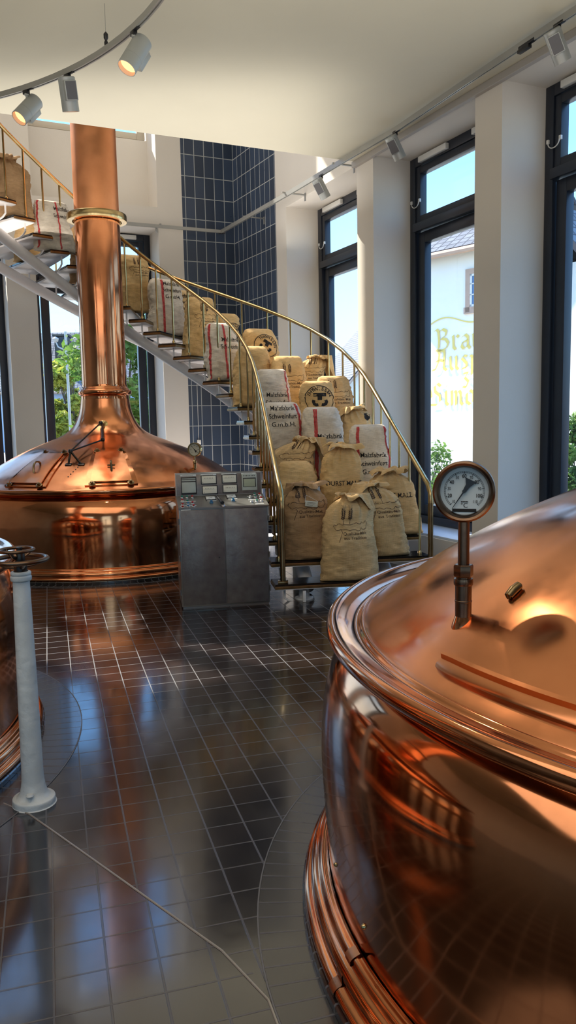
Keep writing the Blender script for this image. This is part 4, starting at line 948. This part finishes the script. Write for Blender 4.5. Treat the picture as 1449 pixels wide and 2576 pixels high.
# ------------------------------------------------------------------ outside
M_render = pmat('house_render', (.95,.91,.80), .9, 0, .6, .05)
M_render2 = pmat('house_render_blue', (.42,.50,.62), .9, 0, .6, .05)
M_sand = pmat('sandstone', (.55,.38,.28), .8, 0, 3, .15)
M_gold = pmat('gold_lettering', (.80,.62,.16), .6)
M_roofs = gridmat('slate_roof', (.16,.17,.19), (.06,.06,.07), .34, .30, .6, .03, 'XY', .5)
M_pane = pmat('house_window_pane', (.10,.20,.38), .1)
M_grass = pmat('grass', (.10,.16,.04), .9, 0, 2, .3)
M_pave = pmat('paving', (.30,.29,.27), .9, 0, 1, .1)
b = MB(); b.box((-90,-60,-.32),(90,140,-.3)); struct(b.build('ground', M_pave, None, 0))
def house(nm, M, w, dpt, h, rh, wall, label, gable=False, wins=(), over=.35):
    r = empty(nm, (0,0,0), 0, label, 'house'); r.matrix_world = M
    b = MB(); b.box((0,0,-.3),(w,dpt,h)); 
    if gable: b.add([(0,0,h),(w,0,h),(w/2,0,h+rh),(0,dpt,h),(w,dpt,h),(w/2,dpt,h+rh)], [(0,1,2),(3,5,4),(0,2,5,3),(1,4,5,2)])
    b.build('house_wall', wall, r, 0)
    # roof slopes with the slate grid in their own planes
    def slope(o, xdir, ydir, W_, L_, nm='roof_slope'):
        x = Vector(xdir).normalized(); y = Vector(ydir).normalized(); z = x.cross(y); Ms = Matrix.Identity(4)
        for i in range(3): Ms[i][0] = x[i]; Ms[i][1] = y[i]; Ms[i][2] = z[i]; Ms[i][3] = o[i]
        bb = MB(); bb.box((0,0,.0),(W_,L_,.12)); bb.build(nm, M_roofs, r, 0, Ms)
    if gable:
        L_ = math.hypot(w/2+over, rh*(w/2+over)/(w/2)); 
        slope((-over,-over,h-rh*over/(w/2)), (0,1,0), (w/2+over,0,rh*(w/2+over)/(w/2)), dpt+2*over, L_) if False else None
        k = rh/(w/2)
        slope((w+over,-over,h-over*k), (0,1,0), (-(w/2+over),0,(w/2+over)*k), dpt+2*over, math.hypot(w/2+over,(w/2+over)*k))
        slope((-over,dpt+over,h-over*k), (0,-1,0), (w/2+over,0,(w/2+over)*k), dpt+2*over, math.hypot(w/2+over,(w/2+over)*k))
        bb = MB()
        for s in (-1,1): bb.tube([(w/2+s*(w/2+over),-over-.05,h-over*k-.08),(w/2,-over-.05,h+rh-.08)], .09, 6)
        bb.build('verge_board', M_sand, r)
    else:
        k = rh/(dpt/2); slope((-over,-over,h-over*k), (1,0,0), (0,dpt/2+over,(dpt/2+over)*k), w+2*over, math.hypot(dpt/2+over,(dpt/2+over)*k)); slope((w+over,dpt+over,h-over*k), (-1,0,0), (0,-(dpt/2+over),(dpt/2+over)*k), w+2*over, math.hypot(dpt/2+over,(dpt/2+over)*k))
        bb = MB(); bb.tube([(-over,-over-.06,h-over*k-.02),(w+over,-over-.06,h-over*k-.02)], .10, 8); bb.build('gutter', M_sand, r)
    for (x, z, ww, hh, fr) in wins:
        bb = MB(); 
        for q in ((x-.16,z-.16,x,z+hh+.16),(x+ww,z-.16,x+ww+.16,z+hh+.16),(x,z+hh,x+ww,z+hh+.16),(x-.22,z-.2,x+ww+.22,z)): bb.box((q[0],-.06,q[1]),(q[2],.02,q[3]))
        f = bb.build('window_surround', fr, r, 0)
        bb = MB(); bb.box((x,-.02,z),(x+ww,.01,z+hh)); bb.build('window_pane', M_pane, f, 0)
        bb = MB()
        for q in ((x,z,x+.07,z+hh),(x+ww-.07,z,x+ww,z+hh),(x,z,x+ww,z+.07),(x,z+hh-.07,x+ww,z+hh),(x+ww/2-.05,z,x+ww/2+.05,z+hh),(x,z+hh*.35,x+ww,z+hh*.35+.04),(x,z+hh*.68,x+ww,z+hh*.68+.04)): bb.box((q[0],-.045,q[1]),(q[2],-.015,q[3]))
        bb.build('window_bars', M_pvc, f, 0)
    return r
# house behind the middle right-hand window, its wall recedes to the left
hx = Vector((.669,-.743,0)); HP = Vector((5.35,26.,0)) - hx*3.05
MH = frame(HP, hx, (.743,.669,0))
hb = house('house', MH, 5.2, 5, 6.95, 1.7, M_render, 'cream rendered house with slate roof and gold lettering behind the middle tall window', False, ((3.78,5.0,1.1,1.0,M_sand),), .35)
# blackletter lettering drawn with a slanted nib
GL = {'B':([[(.0,.93),(.12,.98),(.2,.88),(.24,.5),(.22,.12),(.08,.02)],[(.24,.86),(.45,.97),(.66,.86),(.60,.66),(.36,.54)],[(.36,.54),(.62,.50),(.76,.32),(.66,.10),(.36,.0),(.08,.04)]],.92),
 'r':([[(.02,.56),(.12,.62),(.14,.10),(.26,.0)],[(.14,.48),(.32,.62),(.42,.54)]],.50),'a':([[(.08,.50),(.28,.62),(.42,.50),(.42,.12),(.54,.0)],[(.42,.36),(.14,.28),(.08,.12),(.20,.0),(.42,.12)]],.62),
 'u':([[(.02,.58),(.10,.62),(.12,.12),(.24,.0),(.42,.14)],[(.40,.62),(.44,.56),(.44,.10),(.56,.0)]],.66),'A':([[(.10,.86),(.28,.98),(.36,.80),(.30,.40),(.12,.06),(-.06,.04)],[(.30,.94),(.62,.92),(.66,.80),(.62,.12),(.78,.0)],[(.16,.44),(.40,.50),(.62,.44)]],.90),
 's':([[(.38,.58),(.20,.62),(.10,.50),(.36,.26),(.36,.08),(.10,.02)]],.50),'f':([[(.06,.60),(.16,.56),(.16,-.28)],[(.16,.50),(.36,.62)]],.40),'z':([[(.04,.56),(.34,.60),(.14,.34),(.36,.14),(.22,-.16),(.02,-.12)]],.44),
 'S':([[(.66,.86),(.50,.98),(.32,.86),(.36,.62),(.62,.44),(.64,.18),(.44,.02),(.08,.02),(-.12,-.12)],[(.32,.90),(.08,.66),(.14,.36)]],.84),'i':([[(.02,.56),(.12,.62),(.13,.10),(.25,.0)],[(.12,.80),(.18,.88)]],.34),
 'm':([[(.02,.58),(.10,.62),(.12,.0)],[(.12,.50),(.28,.62),(.34,.52),(.34,.0)],[(.34,.50),(.50,.62),(.58,.50),(.58,.10),(.70,.0)]],.80),'o':([[(.28,.62),(.10,.48),(.10,.12),(.28,.0),(.46,.14),(.46,.50),(.28,.62)]],.62)}
lt = MB(); nib = Vector((math.cos(.7), math.sin(.7)))*.075
def write(word, x, z, size):
    for ch in word:
        st_, adv = GL[ch]
        for pl in st_:
            for i in range(len(pl)-1):
                a, c = Vector(pl[i]), Vector(pl[i+1]); q = [a+nib, a-nib, c-nib, c+nib]
                lt.add([(x+p.x*size, -.03, z+p.y*size) for p in q], [(0,1,2,3)])
        x += adv*size
# the wall is seen obliquely, so lettering sizes are its real sizes on the wall
write('Brau', 2.42, 3.74, .70); write('Ausf', 2.36, 3.10, .68); write('z', 3.52, 2.62, .60); write('Simo', 2.18, 1.98, .72)
for i in range(24):
    t = i/24; t2_ = (i+1)/24; f = lambda t: (2.15+2.0*t, 4.62+.16*math.sin(t*5.2)-.05+.14*t)
    a, c = f(t), f(t2_); lt.add([(a[0],-.03,a[1]+.02),(a[0],-.03,a[1]-.02),(c[0],-.03,c[1]-.02),(c[0],-.03,c[1]+.02)], [(0,1,2,3)])
lo = lt.build('painted_lettering', M_gold, hb, 0); lo['label'] = 'gold blackletter wall writing'
# house at the right edge, gabled house far behind the first window, blue-grey house behind the left windows
hx2 = Vector((.80,.60,0)); MH2 = frame(Vector((6.75,18.05,0)), hx2, (-.6,.8,0))
house('house', MH2, 9, 2.2, 5.0, 1.3, M_render, 'cream house with slate roof and a blue-paned window at the right edge of the view', False, ((.10,2.65,1.3,1.05,M_sand),))
MH3 = frame(Vector((4.6,62,0)), (1,.25), (-.25,1)); house('house', MH3, 14, 10, 4.2, 7.6, M_render, 'white gabled house far behind the first tall window', True, (), .6)
MH4 = frame(Vector((-27,58,0)), (1,.05), (-.05,1)); h4 = house('house', MH4, 17, 10, 4.2, 4.4, M_render2, 'blue-grey house with slate roof behind the rear left window', False, ((8.1,1.8,1.3,1.5,M_pvc),(3.0,1.8,1.3,1.5,M_pvc),(12.0,1.8,1.3,1.5,M_pvc)))
b = MB(); b.bbox((9.9,2.0,6.0),(10.9,3.4,8.1),.05); b.box((9.8,1.9,8.1),(11.0,3.5,8.25)); b.build('chimney', M_steeld, h4)
def leafmat(nm, c1, c2):
    m, nt, b, N, L = newmat(nm); oi = N.new('ShaderNodeTexNoise'); oi.inputs['Scale'].default_value = 1.7; tc = N.new('ShaderNodeTexCoord'); L.new(tc.outputs['Object'], oi.inputs[0])
    c = N.new('ShaderNodeValToRGB'); c.color_ramp.elements[0].position = .35; c.color_ramp.elements[1].position = .62; c.color_ramp.elements[0].color = (*c1,1); c.color_ramp.elements[1].color = (*c2,1); L.new(oi.outputs['Fac'], c.inputs[0]); L.new(c.outputs[0], b.inputs['Base Color'])
    b.inputs['Roughness'].default_value = .6; b.inputs['Transmission Weight'].default_value = .0
    ad = N.new('ShaderNodeMixShader'); tl = N.new('ShaderNodeBsdfTranslucent'); L.new(c.outputs[0], tl.inputs[0]); ad.inputs[0].default_value = .45; L.new(b.outputs[0], ad.inputs[1]); L.new(tl.outputs[0], ad.inputs[2]); L.new(ad.outputs[0], N['Material Output'].inputs[0]); return m
M_leafy = leafmat('leaves_yellow_green', (.16,.24,.03), (.52,.50,.07)); M_leafg = leafmat('leaves_green', (.05,.13,.02), (.22,.36,.06)); M_bark = pmat('bark', (.10,.075,.055), .9)
def tree(x, y, cz, rx, rz, n, leaf, label, seed, ls=.10, gz=-.3, nm='tree', cat='tree'):
    random.seed(seed); t = empty(nm, (x,y,gz), 0, label, cat)
    cz -= gz; b = MB(); b.tube([(0,0,0),(.03,.02,cz*.5),(0,.0,cz),(.05,0,cz+rz*.6)], .1, 8, rs=[.11*rx,.09*rx,.06*rx,.02*rx])
    lobes = []
    for i in range(16):
        a = random.random()*2*PI; q = random.uniform(-.75,.8); rr = math.sqrt(max(.05,1-q*q))*random.uniform(.4,.85); c = Vector((rr*rx*math.cos(a), rr*rx*math.sin(a), cz+q*rz)); lobes.append((c, random.uniform(.25,.45)*min(rx,rz)))
        b.tube([(0,0,max(.1,cz-rz*.5)), tuple((c+Vector((0,0,cz-rz*.5)))*.5), tuple(c)], .03, 6, rs=[.035*rx,.022*rx,.008*rx])
    b.build('trunk', M_bark, t)
    b = MB()
    for i in range(n):
        c, r = random.choice(lobes); d = Vector((random.gauss(0,1),random.gauss(0,1),random.gauss(0,1))).normalized()*r*random.uniform(.5,1.15); p = c+d
        u = Vector((random.gauss(0,1),random.gauss(0,1),random.gauss(0,.6))).normalized(); v = u.cross(Vector((random.gauss(0,1),random.gauss(0,1),random.gauss(0,1)))).normalized(); s = ls*random.uniform(.6,1.2)
        b.add([p-u*s, p+v*s*.45, p+u*s, p-v*s*.45], [(0,1,2,3)])
    f = b.build('foliage', leaf, t, 0); f['kind'] = 'stuff'; return t
tree(-9.1,34,2.5,1.05,1.9,7000,M_leafy,'yellow-green young tree left of the vapour pipe behind the rear window',3,.16)
tree(-3.75,18.5,2.2,1.25,2.2,9000,M_leafg,'green tree right of the vapour pipe behind the rear window',5,.10)
tree(5.75,15.6,.35,.55,1.45,6000,M_leafg,'green bushy tree outside the rightmost window',8,.065)
tree(2.55,14.6,-.05,.55,.55,1500,M_leafg,'sparse shrub outside the middle tall window behind the stair foot',11,.05,nm='shrub',cat='shrub')
tree(3.0,17.0,.2,.7,.9,900,M_leafg,'loose leafy shrub beneath the gold lettering, outside the middle window',12,.06,nm='shrub',cat='shrub')
# street lamp outside
lp = empty('street_lamp', (-8.1,30,-.3), 0, 'slim grey street lamp post outside the rear left window', 'street lamp')
b = MB(); b.cyl((0,0,0),(0,0,5.3),.05,10); b.build('pole', M_rail, lp)
for s in (-1,1):
    b = MB(); b.tube([(0,0,4.6),(s*.3,0,4.75),(s*.38,0,4.95)], .025, 8); b.lathe([(.02,4.9),(.09,4.95),(.12,5.05),(.02,5.12)], 12, 0, Matrix.Translation((s*.38,0,0))); b.build('lamp_arm', M_rail, lp)

# ------------------------------------------------------------------ light
w = bpy.data.worlds.new('world'); bpy.context.scene.world = w; w.use_nodes = True; N = w.node_tree.nodes; L = w.node_tree.links; bg = N['Background']
tc = N.new('ShaderNodeTexCoord'); sx = N.new('ShaderNodeSeparateXYZ'); L.new(tc.outputs['Generated'], sx.inputs[0])
cr = N.new('ShaderNodeValToRGB'); L.new(sx.outputs['Z'], cr.inputs[0]); e = cr.color_ramp.elements
e[0].position = .0; e[0].color = (.52,.80,1,1); e[1].position = .55; e[1].color = (.26,.52,1,1)
q = e.new(.12); q.color = (.42,.74,1,1); q = e.new(.3); q.color = (.22,.52,1,1)
L.new(cr.outputs[0], bg.inputs[0]); bg.inputs[1].default_value = 2.1
sun = bpy.data.lights.new('sun', 'SUN'); sun.energy = 11; sun.angle = R(.6); sun.color = (1,.90,.74); so = bpy.data.objects.new('sun', sun); COL.objects.link(so)
so.matrix_world = zalign((0,0,20), -Vector((.75,-.62,-.95)))
def area(name, loc, aim, sx, sy, e, col=(1,1,1), spec=1.0):
    l = bpy.data.lights.new(name, 'AREA'); l.shape = 'RECTANGLE'; l.size = sx; l.size_y = sy; l.energy = e; l.color = col; l.specular_factor = spec
    o = bpy.data.objects.new(name, l); COL.objects.link(o); o.matrix_world = zalign(loc, Vector(loc)-Vector(aim)); return o
area('hall_fill_up', (0,2.5,2.9), (0,2.5,6), 7, 7, 95, (1,.93,.82), 0)  # added soft fill towards the ceiling, no fixture hangs here
area('hall_fill_up', (-2,9,3.9), (-2,9,7), 5, 4, 60, (1,.95,.88), 0)  # second added fill, aimed upwards in the stair void
area('stair_fill_up', (-1.0,11.7,.15), (-1.0,10.6,3), 3.5, .8, 60, (1,.92,.86), 0)  # added fill below the stair, imitates bounce from a sunlit floor
area('hall_fill_down', (-1.5,2.0,4.35), (-1.2,4,0), 6, 5, 110, (1,.93,.84), 0)  # unseen panel of fill light, added to brighten the hall
area('void_fill_down', (-3,9.6,8.6), (-.5,9,0), 6, 4, 180, (1,.95,.88), 0)  # fill added high in the void to lift the sacks and stair
sc = bpy.context.scene; sc.view_settings.view_transform = 'Standard'; sc.view_settings.look = 'None'; sc.view_settings.exposure = 0.3
sc.cycles.max_bounces = 8; sc.cycles.sample_clamp_indirect = 6; sc.cycles.caustics_reflective = False; sc.cycles.caustics_refractive = False
